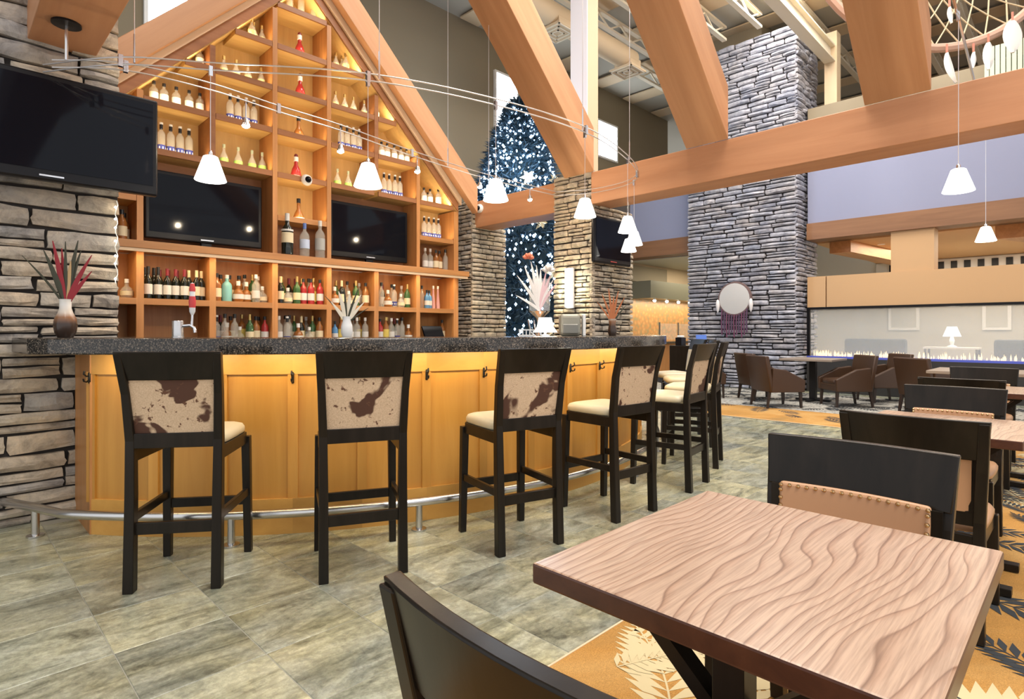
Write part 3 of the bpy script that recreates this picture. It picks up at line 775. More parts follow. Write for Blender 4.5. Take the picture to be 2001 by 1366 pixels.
# wine
row('wine_black', [286, 300], 0, 1, .22); row('wine_red', [316, 329, 343, 357], 0, 1, .25); row('wine_black', [289, 311], 0, 1, .10); row('wine_red', [329, 345, 358], 0, 1, .09); row('wine_gold', [371, 384, 396], 0, 1, .10)
def assorted(row_, bay, xs_front, xs_back, seed):
    r = random.Random(seed); kinds = ['amber', 'clear_white', 'amber_white', 'green', 'amber_yellow', 'clear_tall', 'squat_clear', 'red', 'navy', 'wine_gold']
    for i, x in enumerate(xs_back): put(r.choice(['amber', 'green', 'clear_tall', 'amber_yellow', 'wine_red', 'clear_white']), x, row_, bay, .26)
    for i, x in enumerate(xs_front): put(kinds[(seed * 3 + i * 7) % len(kinds)] if r.random() < .7 else r.choice(kinds), x, row_, bay, .10)
put('teal', 448, 0, 2, .11); put('amber', 430, 0, 2, .12); put('amber_white', 465, 0, 2, .1); put('amber_white', 484, 0, 2, .1); put('clear_white', 499, 0, 2, .1); put('squat_clear', 513, 0, 2, .1)
assorted(0, 2, [], [434, 452, 464, 480, 489, 500], 2)
assorted(0, 3, [553, 563, 577, 592, 606, 620, 630], [551, 566, 579, 591, 604, 617], 3)
assorted(0, 4, [655, 667, 680, 694, 714], [656, 678, 698, 702], 4)
assorted(0, 5, [746, 758, 768, 783, 795], [747, 765, 784], 5)
put('blue', 832, 0, 6, .1); put('blue', 838, 0, 6, .12); put('pink', 846, 0, 6, .15); put('pink', 855, 0, 6, .15); put('clear_tall', 826, 0, 6, .14)
assorted(-1, 2, [428, 436, 447, 456, 471, 487, 503, 518], [430, 450, 472, 494, 508], 6)
assorted(-1, 3, [550, 560, 570, 581, 593, 604, 613, 622], [557, 574, 592, 605, 615], 7)
put('blue', 654, -1, 4, .1); put('clear_white', 697, -1, 4, .1); put('clear_white', 713, -1, 4, .1)
assorted(-1, 4, [666, 684], [665, 690, 702], 8)
assorted(-1, 5, [744, 754, 766, 776, 786, 800], [756, 770, 784], 9)
put('amber', 878, -1, 6, .2)
settle()
# till screen on the back counter
ts = thing('till_screen', 'black tilted touch screen till on the back counter', 'till', (DV[6] + .30, VB + .06, 1.08))
MB().box(-.13, .13, -.09, .11, 0, .03).bar((0, .03, .02), (0, .07, .12), .05, .03).build('stand', M['black'], ts, bevel=.005)
MB().bar((0, -.02, .04), (0, .06, .20), .32, .03, (0, -1, .6)).build('display', M['screen'], ts, bevel=.006)

# ================================================================== BAR
D2R = PI / 180
TH0, DTH, NPAN = -54.5 * D2R, 6.8 * D2R, 15
TH1 = TH0 + NPAN * DTH
def arc_slab(mb, t0, t1, ri, ro, z0, z1, n=4, mi=0):
    mb.sweep([[arc(t0 + (t1 - t0) * k / n, r, z) for r, z in ((ri, z0), (ro, z0), (ro, z1), (ri, z1))] for k in range(n + 1)], mi=mi); return mb
bar = thing('curved_bar', 'curved golden wood bar front with recessed panels and coat hooks', 'bar', (BC[0], BC[1] - 3.1, 0))
hook = MB()
hook.tube([(0, -.002, .03), (0, -.03, .025), (0, -.052, .045), (0, -.045, .07)], .006, 6)
hook.tube([(0, -.002, .0), (0, -.03, -.02), (0, -.05, -.012), (0, -.055, .008)], .006, 6)
hook.tube([(0, 0, -.03), (0, -.006, -.02), (0, -.006, .045), (0, 0, .05)], .010, 6)
hook_me = hook.mesh('coat_hook', M['blackmetal'], True)
for k in range(NPAN):
    a, b_ = TH0 + k * DTH, TH0 + (k + 1) * DTH; e = .0055
    wb(arc_slab(MB(), a + e, b_ - e, RB - .05, RB - .014, .20, .965), 'panel', M['golden'], bar)
    wb(arc_slab(MB(), a, b_, RB - .055, RB + .004, .955, 1.078), 'top_rail', M['golden_rail'], bar)
    wb(arc_slab(MB(), a, b_, RB - .055, RB + .004, .0, .21), 'bottom_rail', M['golden_rail'], bar)
for k in range(NPAN + 1):
    a = TH0 + k * DTH; w = .0085
    wb(arc_slab(MB(), a - w, a + w, RB - .05, RB, .19, .97, 1), 'stile', M['golden'], bar)
    p = arc(a, RB + .001, .925); h_o = inst('coat_hook', hook_me, bar, p, (0, 0, a), (.85, .85, .75)); h_o.matrix_parent_inverse = Matrix.Translation(bar.location).inverted()
# return to the stone wall and to the column
p0 = arc(TH0, RB)
wb(MB().box(p0.x - .005, p0.x + .05, p0.y - .01, 4.72, 0, 1.078), 'return_panel', M['honey_z'], bar)
p1 = arc(TH1, RB)
wb(MB().box(p1.x - .05, p1.x, p1.y, 4.06, 0, 1.078), 'return_panel', M['honey_z'], bar)
# granite slab
ct = thing('bar_counter', 'speckled dark granite counter top sweeping along the bar', 'counter', (BC[0], BC[1] - 3.3, 1.078))
n = 48; ta, tb_ = -57 * D2R, 48 * D2R; poly = [(.34, 4.715)]
poly += [tuple(arc(ta + (tb_ - ta) * k / n, RS)[:2]) for k in range(n + 1)]
poly += [(q.x, min(q.y, 4.055) if q.x > 4 else q.y) for q in (arc(tb_ - (tb_ - ta) * k / n, 2.95) for k in range(n + 1))] + [(1.02, 4.715)]
wb(MB().prism(poly, 1.082, 1.173), 'slab', M['granite'], ct, bevel=.008)
# inner bar wall so that the counter has a body behind
wb(arc_slab(MB(), TH0, TH1, 3.25, 3.33, 0, 1.078, 30), 'carcass', M['honey_z'], bar)
for k in range(14):   # strip lamps under the overhang
    a = TH0 + (k + .75) * DTH; p = arc(a, 3.56, 1.074)
    l = area('strip_light', p, (0, 0, 0), .36, .025, .85, (1, .78, .44)); l.rotation_euler = (-.45, 0, a); l.rotation_euler = (Matrix.Rotation(a, 3, 'Z') @ Matrix.Rotation(.5, 3, 'X')).to_euler()
    l.parent = bar; l.matrix_parent_inverse = Matrix.Translation(bar.location).inverted()
# foot rail
fr_ = thing('foot_rail', 'brushed steel foot rail on short posts along the bar', 'rail', (BC[0], BC[1] - 3.5, 0))
pts = [Vector((.30, 4.70, .17)), Vector((.42, 4.42, .17))] + [arc((-55 + k * 1.5) * D2R, 3.56, .17) for k in range(68)]
wb(MB().tube(pts, .026, 10), 'tube', M['steel'], fr_, smooth=True)
for p in [Vector((.425, 4.41, 0))] + [arc(a * D2R, 3.56) for a in (-39, -22, -5, 12, 29, 44)]:
    wb(MB().tube([(p.x, p.y, .008), (p.x, p.y, .16)], .021, 12), 'post', M['steel'], fr_, smooth=True)
    wb(MB().lathe([(0, .0), (.045, .0), (.045, .008), (.03, .012), (0, .012)], 16, (p.x, p.y, 0.001)), 'flange', M['steel'], fr_, smooth=True)

# ------------------------------------------------------------------ stools and chairs
def post(path, w, d, w2=None, d2=None):
    mb = MB(); k = len(path); R_ = []
    for i, (x, y, z) in enumerate(path):
        f = i / (k - 1); ww = w + ((w2 or w) - w) * f; dd = d + ((d2 or d) - d) * f
        R_.append([(x - ww / 2, y - dd / 2, z), (x + ww / 2, y - dd / 2, z), (x + ww / 2, y + dd / 2, z), (x - ww / 2, y + dd / 2, z)])
    return mb.sweep(R_)
def curved_board(w0, w1, z0, z1, y0, y1, bow, th, n=10, mi=0, mb=None):
    """board from z0 to z1, half widths w0/w1, lying at y0/y1, bowed backwards in the middle"""
    mb = mb or MB(); R_ = []
    for i in range(n + 1):
        s = -1 + 2 * i / n; o = -bow * (1 - s * s)
        R_.append([(s * w0, y0 + o, z0), (s * w0, y0 + o - th, z0), (s * w1, y1 + o - th, z1), (s * w1, y1 + o, z1)])
    return mb.sweep(R_, mi=mi)
def cushion(x, y0, y1, z0, z1, rad=.05, crown=.02, n=20, taper=0):
    mb = MB(); R_ = []
    lv = [(-.012, 0.0), (0, .18), (0, .55), (-.010, .85), (-.035, 1.0)]
    for ins, f in lv:
        ring = []; yc, hy = (y0 + y1) / 2, (y1 - y0) / 2
        for k in range(n):
            a = 2 * PI * k / n; ca, sa = math.cos(a), math.sin(a); e = .32
            px = math.copysign(abs(ca) ** e, ca) * (x + ins); py = math.copysign(abs(sa) ** e, sa) * (hy + ins)
            ring.append((px * (1 + taper * py / hy), yc + py, z0 + (z1 - z0) * f))
        R_.append(ring)
    mb.sweep(R_, cap=False); top = len(mb.v) - n
    c = len(mb.v); mb.v.append((0, (y0 + y1) / 2, z1 + crown)); 
    for k in range(n): mb.f.append((top + k, top + (k + 1) % n, c)); mb.m.append(0)
    mb.f.append(tuple(range(n - 1, -1, -1))); mb.m.append(0)
    return mb
LW = .044
def make_stool(loc, rz, label, group=None):
    t = thing('bar_stool', label, 'stool', loc, rz, group)
    for s in (-1, 1):
        post([(s * .190, -.215, 0), (s * .190, -.200, .45), (s * .192, -.196, .70), (s * .200, -.222, .92), (s * .212, -.275, 1.112)], .046, .050, .034, .034).build('back_leg', M['espresso'], t, bevel=.004)
        post([(s * .205, .235, 0), (s * .198, .220, .64)], .038, .038, .044, .044).build('front_leg', M['espresso'], t, bevel=.004)
        MB().bar((s * .195, -.20, .335), (s * .203, .222, .335), .022, .042).build('side_stretcher', M['espresso'], t, bevel=.003)
        MB().box(s * .192 - .014, s * .192 + .014, -.18, .20, .60, .665).build('apron', M['espresso'], t, bevel=.003)
    MB().box(-.19, .19, -.212, -.188, .262, .318).build('rear_stretcher', M['espresso'], t, bevel=.003)
    MB().box(-.20, .20, .218, .24, .262, .312).build('front_stretcher', M['espresso'], t, bevel=.003)
    MB().box(-.19, .19, .198, .226, .60, .665).build('apron', M['espresso'], t, bevel=.003)
    MB().box(-.19, .19, -.215, -.180, .665, .735).build('lower_rail', M['espresso'], t, bevel=.003)
    cushion(.205, -.170, .245, .662, .722, crown=.022).build('seat', M['cream'], t, smooth=60)
    curved_board(.205, .229, .985, 1.118, -.215, -.262, .012, .030).build('crest_rail', M['espresso'], t, smooth=30, bevel=.004)
    curved_board(.178, .188, .733, .990, -.185, -.225, .008, .016).build('cowhide_panel', M['cowhide'], t, smooth=30)
    curved_board(.178, .186, .735, .990, -.168, -.208, .008, .018).build('back_pad', M['cream'], t, bevel=.006)
    return t
st0 = None
SD = ['bar stool with cowhide back beside the stone wall, first along the bar', 'second cowhide-backed bar stool along the bar from the stone wall', 'third cowhide-backed bar stool along the bar from the stone wall',
      'fourth cowhide-backed bar stool along the bar from the stone wall', 'fifth cowhide-backed bar stool along the bar from the stone wall', 'sixth cowhide-backed bar stool along the bar from the stone wall', 'seventh cowhide-backed bar stool along the bar from the stone wall', 'last cowhide-backed bar stool, at the column end of the bar']
SG = 'bar stools along the granite counter'
for i, (a, r_, tw) in enumerate(((-40.0, 3.90, 4), (-27.9, 3.93, 3), (-15.2, 3.93, 0), (-2.4, 3.88, -3), (11.0, 3.90, -3), (23.5, 3.92, -4), (37, 3.9, 0), (47.5, 3.95, 0))):
    p = arc(a * D2R, r_); rz = a * D2R + tw * D2R
    if st0 is None: st0 = make_stool(p, rz, SD[i], SG)
    else: dup(st0, p, rz, SD[i], SG)

def make_chair(loc, rz, label, group):
    t = thing('dining_chair', label, 'chair', loc, rz, group)
    for s in (-1, 1):
        post([(s * .215, -.235, 0), (s * .215, -.205, .30), (s * .217, -.205, .46), (s * .228, -.232, .66), (s * .238, -.272, .852)], .042, .046, .036, .034).build('back_leg', M['espresso'], t, bevel=.004)
        post([(s * .220, .235, 0), (s * .215, .222, .40)], .036, .036, .042, .042).build('front_leg', M['espresso'], t, bevel=.004)
        MB().box(s * .21 - .013, s * .21 + .013, -.19, .205, .345, .405).build('apron', M['espresso'], t, bevel=.003)
    MB().box(-.21, .21, .208, .232, .345, .405).build('apron', M['espresso'], t, bevel=.003)
    MB().box(-.21, .21, -.22, -.195, .345, .405).build('apron', M['espresso'], t, bevel=.003)
    curved_board(.215, .217, .44, .50, -.185, -.187, .010, .026).build('lower_rail', M['espresso'], t, bevel=.003)
    cushion(.230, -.180, .250, .402, .455, crown=.02).build('seat', M['tanl'], t, smooth=60)
    curved_board(.244, .258, .705, .860, -.215, -.250, .030, .030).build('crest_rail', M['espresso'], t, smooth=30, bevel=.004)
    mb = MB()
    for s in (-1, 1):   # dark surround beside the pad
        MB().box(s * .205 - .022, s * .205 + .022, -.216, -.200, .49, .71).build('surround', M['espresso'], t)
    curved_board(.190, .194, .495, .704, -.194, -.212, .026, .018).build('rear_panel', M['tanl'], t, smooth=30)
    curved_board(.196, .202, .500, .720, -.168, -.196, .024, .022).build('back_pad', M['tanl'], t, smooth=30, bevel=.012, seg=3)
    nh = MB(); N_ = 17
    def nail(s, f):
        w = .196 + .006 * f; z = .500 + .220 * f; y = -.168 - .028 * f - .024 * (1 - s * s)
        nh.lathe([(.0068, 0), (.0058, .004), (.0024, .0066), (0, .007)], 6, M=Matrix.Translation((s * w * .965, y, z - (.010 if f == 1 else 0))) @ Matrix.Rotation(-PI / 2, 4, 'X'))
    for k in range(N_): nail(-1 + 2 * k / (N_ - 1), 1)
    for k in range(9):
        for s in (-1, 1): nail(s, k / 9)
    stuff(nh.build('nailheads', M['brass'], t))
    return t
CG_ = 'leather dining chairs at the oak tables'
ch0 = make_chair((.725, .445, .008), -PI / 2, 'dark framed dining chair with its back to the stools, at the nearest oak table', CG_)
dup(ch0, (1.735, .51, .008), PI / 2, 'tan leather dining chair with nailheads, across the nearest oak table from its partner')
dup(ch0, (3.08, .52, .008), -PI / 2, 'dark dining chair back to back with the first nailhead chair')
dup(ch0, (4.21, .60, .008), PI / 2, 'nailhead dining chair at the far side of the second oak table')
dup(ch0, (5.55, .67, .008), -PI / 2, 'dark dining chair back to back with the second nailhead chair')
dup(ch0, (6.80, .72, .008), PI / 2, 'nailhead dining chair at the far side of the third oak table')

def make_table(u0, u1, v0, v1, label, zt=.74):
    t = thing('dining_table', label, 'table', ((u0 + u1) / 2, (v0 + v1) / 2, .008), 0, 'oak topped dining tables')
    w, h = (u1 - u0) / 2, (v1 - v0) / 2; z = zt - .006
    q = MB().box(-w, w, -h, h, z - .042, z); q.m = [1] * 6; q.m[1] = 0
    q.build('top', [M['oak'], M['oak_edge']], t, bevel=.005)
    for s in (-1, 1):
        MB().box(s * .19 - .03, s * .19 + .03, -.03, .03, .035, z - .042).build('leg', M['espresso'], t, bevel=.003)
        MB().bar((s * .19, 0, .02), (s * .19, -h * .85, .02), .06, .035).bar((s * .19, 0, .02), (s * .19, h * .85, .02), .06, .035).build('foot', M['espresso'], t, bevel=.003)
        MB().bar((s * .19, .02, z - .25), (s * .19, h * .7, z - .06), .04, .03).build('brace', M['espresso'], t)
        MB().bar((s * .19, -.02, z - .25), (s * .19, -h * .7, z - .06), .04, .03).build('brace', M['espresso'], t)
    MB().box(-.16, .16, -.02, .02, .10, .16).build('stretcher', M['espresso'], t)
    MB().box(-.24, .24, -h * .75, h * .75, z - .066, z - .042).build('sub_frame', M['espresso'], t)
    return t
make_table(.857, 1.615, .13, .80, 'square oak table with strong grain, nearest to the bar stools in the dining row')
make_table(3.27, 4.02, .20, .87, 'second oak table of the dining row, between two leather chairs')
make_table(5.75, 6.50, .28, .98, 'third oak table of the dining row, towards the fireplace')

# ------------------------------------------------------------------ lounge
def make_armchair(loc, rz, label):
    t = thing('armchair', label, 'armchair', loc, rz, 'brown leather armchairs before the fireplace')
    for sx in (-1, 1):
        post([(sx * .25, -.30, 0), (sx * .24, -.26, .26)], .028, .028, .042, .042).build('leg', M['darkleg'], t)
        post([(sx * .25, .26, 0), (sx * .245, .25, .26)], .030, .030, .042, .042).build('leg', M['darkleg'], t)
        # arm panel: low in front, rising to the back
        mb = MB(); o = sx * .275
        poly = [(-.26, .25), (.29, .25), (.30, .44), (.24, .47), (-.02, .60), (-.24, .63)]
        vs = [(o - .035, y, z) for y, z in poly] + [(o + .035, y, z) for y, z in poly]; n = len(poly)
        mb.add(vs, [tuple(range(n)), tuple(range(2 * n - 1, n - 1, -1))] + [(i, (i + 1) % n, n + (i + 1) % n, n + i) for i in range(n)])
        mb.build('arm', M['brown_leather'], t, bevel=.015)
    curved_board(.30, .305, .25, .82, -.20, -.30, .03, .07).build('backrest', M['brown_leather'], t, smooth=30, bevel=.018)
    MB().box(-.25, .25, -.22, .28, .25, .36).build('seat_base', M['brown_leather'], t, bevel=.012)
    cushion(.235, -.22, .28, .35, .44).build('seat_cushion', M['brown_leather'], t, smooth=60)
    return t
ac0 = make_armchair((9.62, 3.58, .008), -2.25, 'brown leather armchair before the chimney, facing the lounge table')
dup(ac0, (10.45, 4.15, .008), -2.2, 'brown leather armchair tucked behind the lounge table by the chimney')
dup(ac0, (10.15, 5.05, .008), -2.5, 'brown leather armchair standing alone at the foot of the chimney')
dup(ac0, (10.48, 2.82, .008), .75, 'brown leather armchair facing the lounge table from the fireplace side')
dup(ac0, (11.55, 2.55, .008), .75, 'brown leather armchair nearest the fireplace glass')
dup(ac0, (10.35, 1.65, .008), -2.2, 'brown leather armchair behind the dining row')
def lounge_table(loc, label, w=.42):
    t = thing('lounge_table', label, 'table', loc, 0, 'square lounge tables')
    MB().box(-w, w, -w, w, .70, .735).build('top', simple('grey_wood_top', (.30, .24, .19), .35), t, bevel=.004)
    MB().box(-.05, .05, -.05, .05, .03, .70).build('column', M['blackmetal'], t)
    MB().box(-.28, .28, -.04, .04, 0, .03).box(-.04, .04, -.28, .28, 0, .03).build('base', M['blackmetal'], t)
lounge_table((10.85, 3.42, .008), 'square grey topped table among the armchairs by the chimney')
lounge_table((8.9, .95, .008), 'square grey topped table beyond the dining row', .45)

# ================================================================== CABLE LIGHTING
def smooth_path(pts, n=8):
    pts = [Vector(p) for p in pts]; out = []
    for i in range(len(pts) - 1):
        p0, p1, p2, p3 = pts[max(i - 1, 0)], pts[i], pts[i + 1], pts[min(i + 2, len(pts) - 1)]
        for k in range(n):
            t = k / n
            out.append(.5 * ((2 * p1) + (-p0 + p2) * t + (2 * p0 - 5 * p1 + 4 * p2 - p3) * t * t + (-p0 + 3 * p1 - 3 * p2 + p3) * t ** 3))
    return out + [pts[-1]]
RZ = 2.81
rail = thing('cable_rail', 'looped double wire lighting rail hung over the bar', 'rail', (3.0, 3.6, RZ))
front = [(.47, 4.5), (.78, 4.05), (1.18, 3.75), (1.93, 3.21), (2.76, 2.93), (3.66, 2.83), (4.52, 3.01), (5.05, 3.25), (5.28, 3.55), (5.30, 4.0), (5.11, 4.38)]
rear = [(.50, 4.38), (.82, 4.12), (1.28, 4.06), (1.75, 4.12), (2.26, 4.16), (3.03, 4.30), (4.0, 4.40), (5.11, 4.38)]
for path in (front, rear):
    for dz in (-.022, .022):
        wb(MB().tube(smooth_path([(x, y, RZ + dz) for x, y in path]), .0045, 6), 'wire', M['wire'], rail, smooth=True)
for x, y in front[1:9:2] + rear[1:7:2]:
    wb(MB().box(x - .012, x + .012, y - .012, y + .012, RZ - .035, RZ + .035), 'clamp', M['chrome'], rail)
tr = thing('cable_rail', 'straight lighting rail over the dining tables', 'rail', (6, .68, 3.29))
wb(MB().tube([(2.4, .50, 3.29), (7.60, .755, 3.29)], .009, 8), 'rod', M['chrome'], tr, smooth=True)

def pendant(x, y, label, ztop=RZ, power=4, zb_=2.12):
    t = thing('pendant_lamp', label, 'pendant lamp', (x, y, zb_), 0, 'white glass cone pendants')
    for n_, me in PEND: inst(n_, me, t)
    MB().tube([(0, 0, .165), (0, 0, ztop - zb_ - .02)], .0022, 5).build('cord', M['wire'], t)
    MB().box(-.010, .010, -.010, .010, ztop - zb_ - .06, ztop - zb_).build('clip', M['chrome'], t)
    point('lamp', (0, 0, .05), power, .03, (1, .84, .62), t)
    return t
PEND = [('shade', MB().lathe([(.086, 0), (.0885, .002), (.041, .142), (.030, .148), (.030, .146), (.039, .140), (.086, 0)], 24).mesh('shade', M['shade'], True)),
        ('socket', MB().lathe([(0, .140), (.012, .140), (.012, .170), (.005, .180), (0, .180)], 10).mesh('socket', M['chrome'], True)),
        ('bulb', MB().lathe([(0, .05), (.014, .055), (.018, .075), (.010, .10), (.008, .14), (0, .14)], 10).mesh('bulb', M['shade'], True))]
PL = [(1.18, 3.75), (1.93, 3.21), (2.76, 2.92), (3.66, 2.84), (4.50, 3.00), (5.22, 3.40)]
PN = ['white cone pendant over the bar, nearest the stone wall', 'second white cone pendant over the bar from the stone wall', 'third white cone pendant over the bar, before the lit tree',
      'fourth white cone pendant over the bar, before the stone column', 'fifth white cone pendant over the bar, beside the small television', 'sixth white cone pendant over the bar, at the rail loop']
for (x, y), l in zip(PL, PN): pendant(x, y, l)
pendant(5.60, 3.72, 'white cone pendant hung under the long timber beam', BZ0 + .02)
pendant(4.71, .606, 'white cone pendant over the second oak table', 3.29, 8)
pendant(7.50, .745, 'white cone pendant over the far end of the dining row', 3.29, 8)
SPN = ['first track spotlight from the stone wall, before the bottle shelves', 'second track spotlight, before the bottle shelves', 'third track spotlight, before the gable edge', 'fourth track spotlight, by the first stone column', 'fifth track spotlight, before the timber header']
for (px, py, vv), l in zip(((480, 245, 4.1), (665, 295, 4.16), (815, 335, 4.32), (937, 365, 4.42), (1035, 390, 4.42)), SPN):
    p = P(px, py, v=vv)
    t = thing('track_spotlight', l, 'spotlight', p, 0, 'small spotlights on the rear wire rail')
    MB().tube([(0, 0, .03), (0, 0, RZ - p.z)], .005, 6).build('stem', M['chrome'], t)
    MB().lathe([(.016, .045), (.020, .03), (.030, -.004), (.026, -.004), (.014, .03)], 14).build('reflector', M['chrome'], t, smooth=True)
    MB().lathe([(0, -.022), (.022, -.012), (.027, .006), (.014, .028), (0, .033)], 12).build('bulb', M['bulb'], t, smooth=True)
    point('lamp', (0, 0, -.03), 9, .02, (1, .82, .58), t)
def cable(x, y, ztop, label):
    t = thing('support_cable', label, 'cable', (x, y, RZ), 0, 'thin cables carrying the wire rail')
    MB().tube([(0, 0, .03), (0, 0, ztop - RZ)], .0025, 5).build('wire', M['wire'], t)
    MB().tube([(0, 0, -.01), (0, 0, .16)], .006, 6).build('turnbuckle', M['chrome'], t)
for (x, y, zt, l) in ((.84, 4.0, 6.9, 'thin vertical cable by the stone wall carrying the wire rail'), (1.98, 3.16, 7.0, 'thin vertical cable before the gable carrying the wire rail'), (3.49, 4.36, 4.96, 'thin vertical cable before the grey wall carrying the wire rail'),
                      (4.06, 4.40, 4.38, 'thin vertical cable before the tree carrying the wire rail'), (3.63, 2.84, 4.81, 'thin vertical cable by the pale post carrying the wire rail'), (4.56, 3.02, 7.2, 'thin vertical cable by the ceiling vent carrying the wire rail')):
    cable(x, y, zt, l)
cn = thing('rail_canopy', 'round black feed plate and rod under the beam by the stone wall', 'light fitting', (.56, 4.32, 3.05))
MB().lathe([(0, 0), (.075, 0), (.075, -.012), (0, -.016)], 24).build('plate', M['black'], cn, smooth=True)
MB().tube([(0, 0, -.01), (0, 0, -.22)], .009, 8).build('rod', M['chrome'], cn, smooth=True)

# ================================================================== THINGS ON THE BAR
CT = 1.1735
def reeds(parent, z0, items):
    for (dx, dy, h, w, mt, nm) in items:
        mb = MB(); n = 7; R_ = []
        for i in range(n + 1):
            f = i / n; ww = w * math.sin(PI * min(.98, .12 + .86 * f)) + .0015
            x, y = dx * f ** 1.3, dy * f ** 1.3; z = z0 - .06 + (h + .06) * f
            R_.append([(x - ww, y + ww * .6, z), (x, y - .0025, z), (x + ww, y - ww * .6, z), (x, y + .0025, z)])
        mb.sweep(R_).build(nm, mt, parent, smooth=True)
RRED, RGRN, RTAN, RORG = simple('dyed_red_leaf', (.30, .015, .025), .6), simple('dried_green_leaf', (.045, .045, .025), .6), simple('dried_tan_reed', (.50, .33, .16), .7), simple('dried_orange_reed', (.42, .14, .05), .7)
m, N, L, b = new_mat('dipped_glaze')
tc = N.new('ShaderNodeTexCoord'); sp = N.new('ShaderNodeSeparateXYZ'); L.new(tc.outputs['Object'], sp.inputs[0])
L.new(ramp(N, L, sp.outputs[2], [(.0, (.035, .022, .016)), (.085, (.05, .028, .018)), (.125, (.28, .13, .06)), (.155, (.62, .54, .46)), (.20, (.78, .76, .72))]), b.inputs['Base Color']); b.inputs['Roughness'].default_value = .2
M['dipped'] = m
vs = thing('vase', 'brown and white dipped vase with red and dark dried leaves', 'vase', (.572, 4.45, CT))
MB().lathe([(0, 0), (.040, 0), (.055, .03), (.062, .075), (.056, .115), (.040, .15), (.031, .18), (.031, .225), (.034, .235), (.029, .235), (.027, .18), (.030, .15), (0, .12)], 24).build('body', M['dipped'], vs, smooth=True)
reeds(vs, .23, [(-.10, .04, .30, .013, RGRN, 'leaf'), (-.06, .02, .36, .012, RRED, 'leaf'), (-.015, .03, .32, .010, RRED, 'leaf'), (.0, .0, .36, .008, RGRN, 'leaf'), (.06, -.02, .37, .012, RGRN, 'leaf'), (.05, .0, .28, .012, RTAN, 'reed'), (.075, -.02, .31, .010, RGRN, 'leaf'),
                (.025, -.01, .24, .012, RTAN, 'reed'), (.12, -.08, .28, .012, RRED, 'leaf'), (.12, -.08, .18, .012, RRED, 'leaf'), (.08, -.05, .20, .008, RGRN, 'leaf'), (-.20, .05, .26, .006, RGRN, 'leaf')])
v2 = thing('flower_vase', 'white vase with cream lilies on the bar before the bottles', 'vase', (2.0, 3.60, CT))
MB().lathe([(0, 0), (.030, 0), (.040, .03), (.036, .08), (.024, .12), (.028, .14), (.022, .14), (0, .1)], 18).build('body', M['white'], v2, smooth=True)
LILY = simple('cream_petal', (.78, .70, .55), .6)
reeds(v2, .14, [(-.09, .05, .10, .012, LILY, 'petal'), (-.05, .02, .17, .012, LILY, 'petal'), (.02, -.01, .16, .012, LILY, 'petal'), (.08, -.05, .15, .012, LILY, 'petal'), (.10, -.06, .10, .010, LILY, 'petal'), (-.03, .03, .12, .012, LILY, 'petal'),
                (-.12, .08, .14, .005, RGRN, 'stem'), (.06, -.05, .19, .005, RGRN, 'stem'), (-.02, 0, .20, .005, RGRN, 'stem'), (.12, -.08, .06, .006, RGRN, 'stem')])
v3 = thing('vase', 'dark banded vase with orange dried reeds before the stone column', 'vase', (4.26, 3.0, CT))
MB().lathe([(0, 0), (.032, 0), (.040, .03), (.036, .075), (.028, .10), (.036, .15), (.032, .15), (0, .1)], 18).build('body', M['dipped'], v3, smooth=True)
reeds(v3, .15, [(-.09, .05, .22, .008, RORG, 'reed'), (-.03, .02, .27, .009, RORG, 'reed'), (.05, -.03, .25, .008, RORG, 'reed'), (.10, -.06, .19, .008, RORG, 'reed'), (-.12, .08, .15, .007, RORG, 'reed'), (.11, -.08, .13, .006, RGRN, 'leaf'), (.02, 0, .20, .012, RORG, 'reed')])
tp = thing('beer_tap', 'steel tap tower with a red and white handle on the bar', 'tap', (1.07, 4.0, CT))
MB().lathe([(0, 0), (.036, 0), (.036, .006), (.032, .008), (.032, .100), (.030, .104), (0, .104)], 20).build('tower', M['steel'], tp, smooth=True)
MB().tube([(.015, -.012, .07), (.055, -.055, .075), (.072, -.070, .060), (.076, -.074, .03)], .010, 8).tube([(.062, -.06, .07), (.064, -.062, .145)], .008, 8).build('faucet', M['chrome'], tp, smooth=True)
hd = MB().lathe([(.008, .14), (.017, .16), (.020, .22), (.016, .26), (.017, .30), (.010, .335), (0, .34)], 12, (.064, -.062, 0)).build('handle', M['white'], tp, smooth=True)
MB().lathe([(.0185, .185), (.0212, .22), (.0175, .255)], 12, (.064, -.062, 0)).build('red_band', simple('red_paint', (.6, .05, .05), .4), hd, smooth=True)
MB().lathe([(.0175, .285), (.0185, .30), (.0115, .334)], 12, (.064, -.062, 0)).build('red_band', simple('red_tip_paint', (.6, .05, .05), .4), hd, smooth=True)
lp = thing('table_lamp', 'small lamp with a flared white shade on the bar', 'lamp', (3.50, 3.12, CT))
MB().lathe([(0, 0), (.045, 0), (.045, .008), (.012, .014), (.010, .06), (0, .06)], 18).build('base', M['chrome'], lp, smooth=True)
MB().lathe([(.100, .030), (.068, .075), (.052, .150), (.050, .150), (.066, .075), (.098, .030)], 24).build('lamp_shade', M['lamp_white'], lp, smooth=True)
bx_ = thing('counter_dispenser', 'grey rounded metal dispenser with a white side panel on the bar', 'dispenser', (3.80, 3.11, CT), -PI / 4)
MB().box(-.09, .09, -.06, .07, 0, .185).build('body', simple('grey_beige_metal', (.32, .30, .24), .35, .3), bx_, bevel=.03, seg=3)
MB().box(.105, .130, -.05, .06, 0, .18).build('side_panel', M['white'], bx_, bevel=.006)
MB().box(-.065, .065, -.070, -.055, .02, .10).build('front_plate', simple('grey_plate', (.22, .21, .18), .3, .5), bx_, bevel=.006)
cd = thing('condiment_caddy', 'white ribbed caddy standing beside the small lamp', 'caddy', (3.32, 3.16, CT), -PI / 4)
MB().box(-.06, .06, -.03, .03, 0, .012).box(-.06, .06, -.03, .03, .045, .055).build('tray', M['white'], cd)
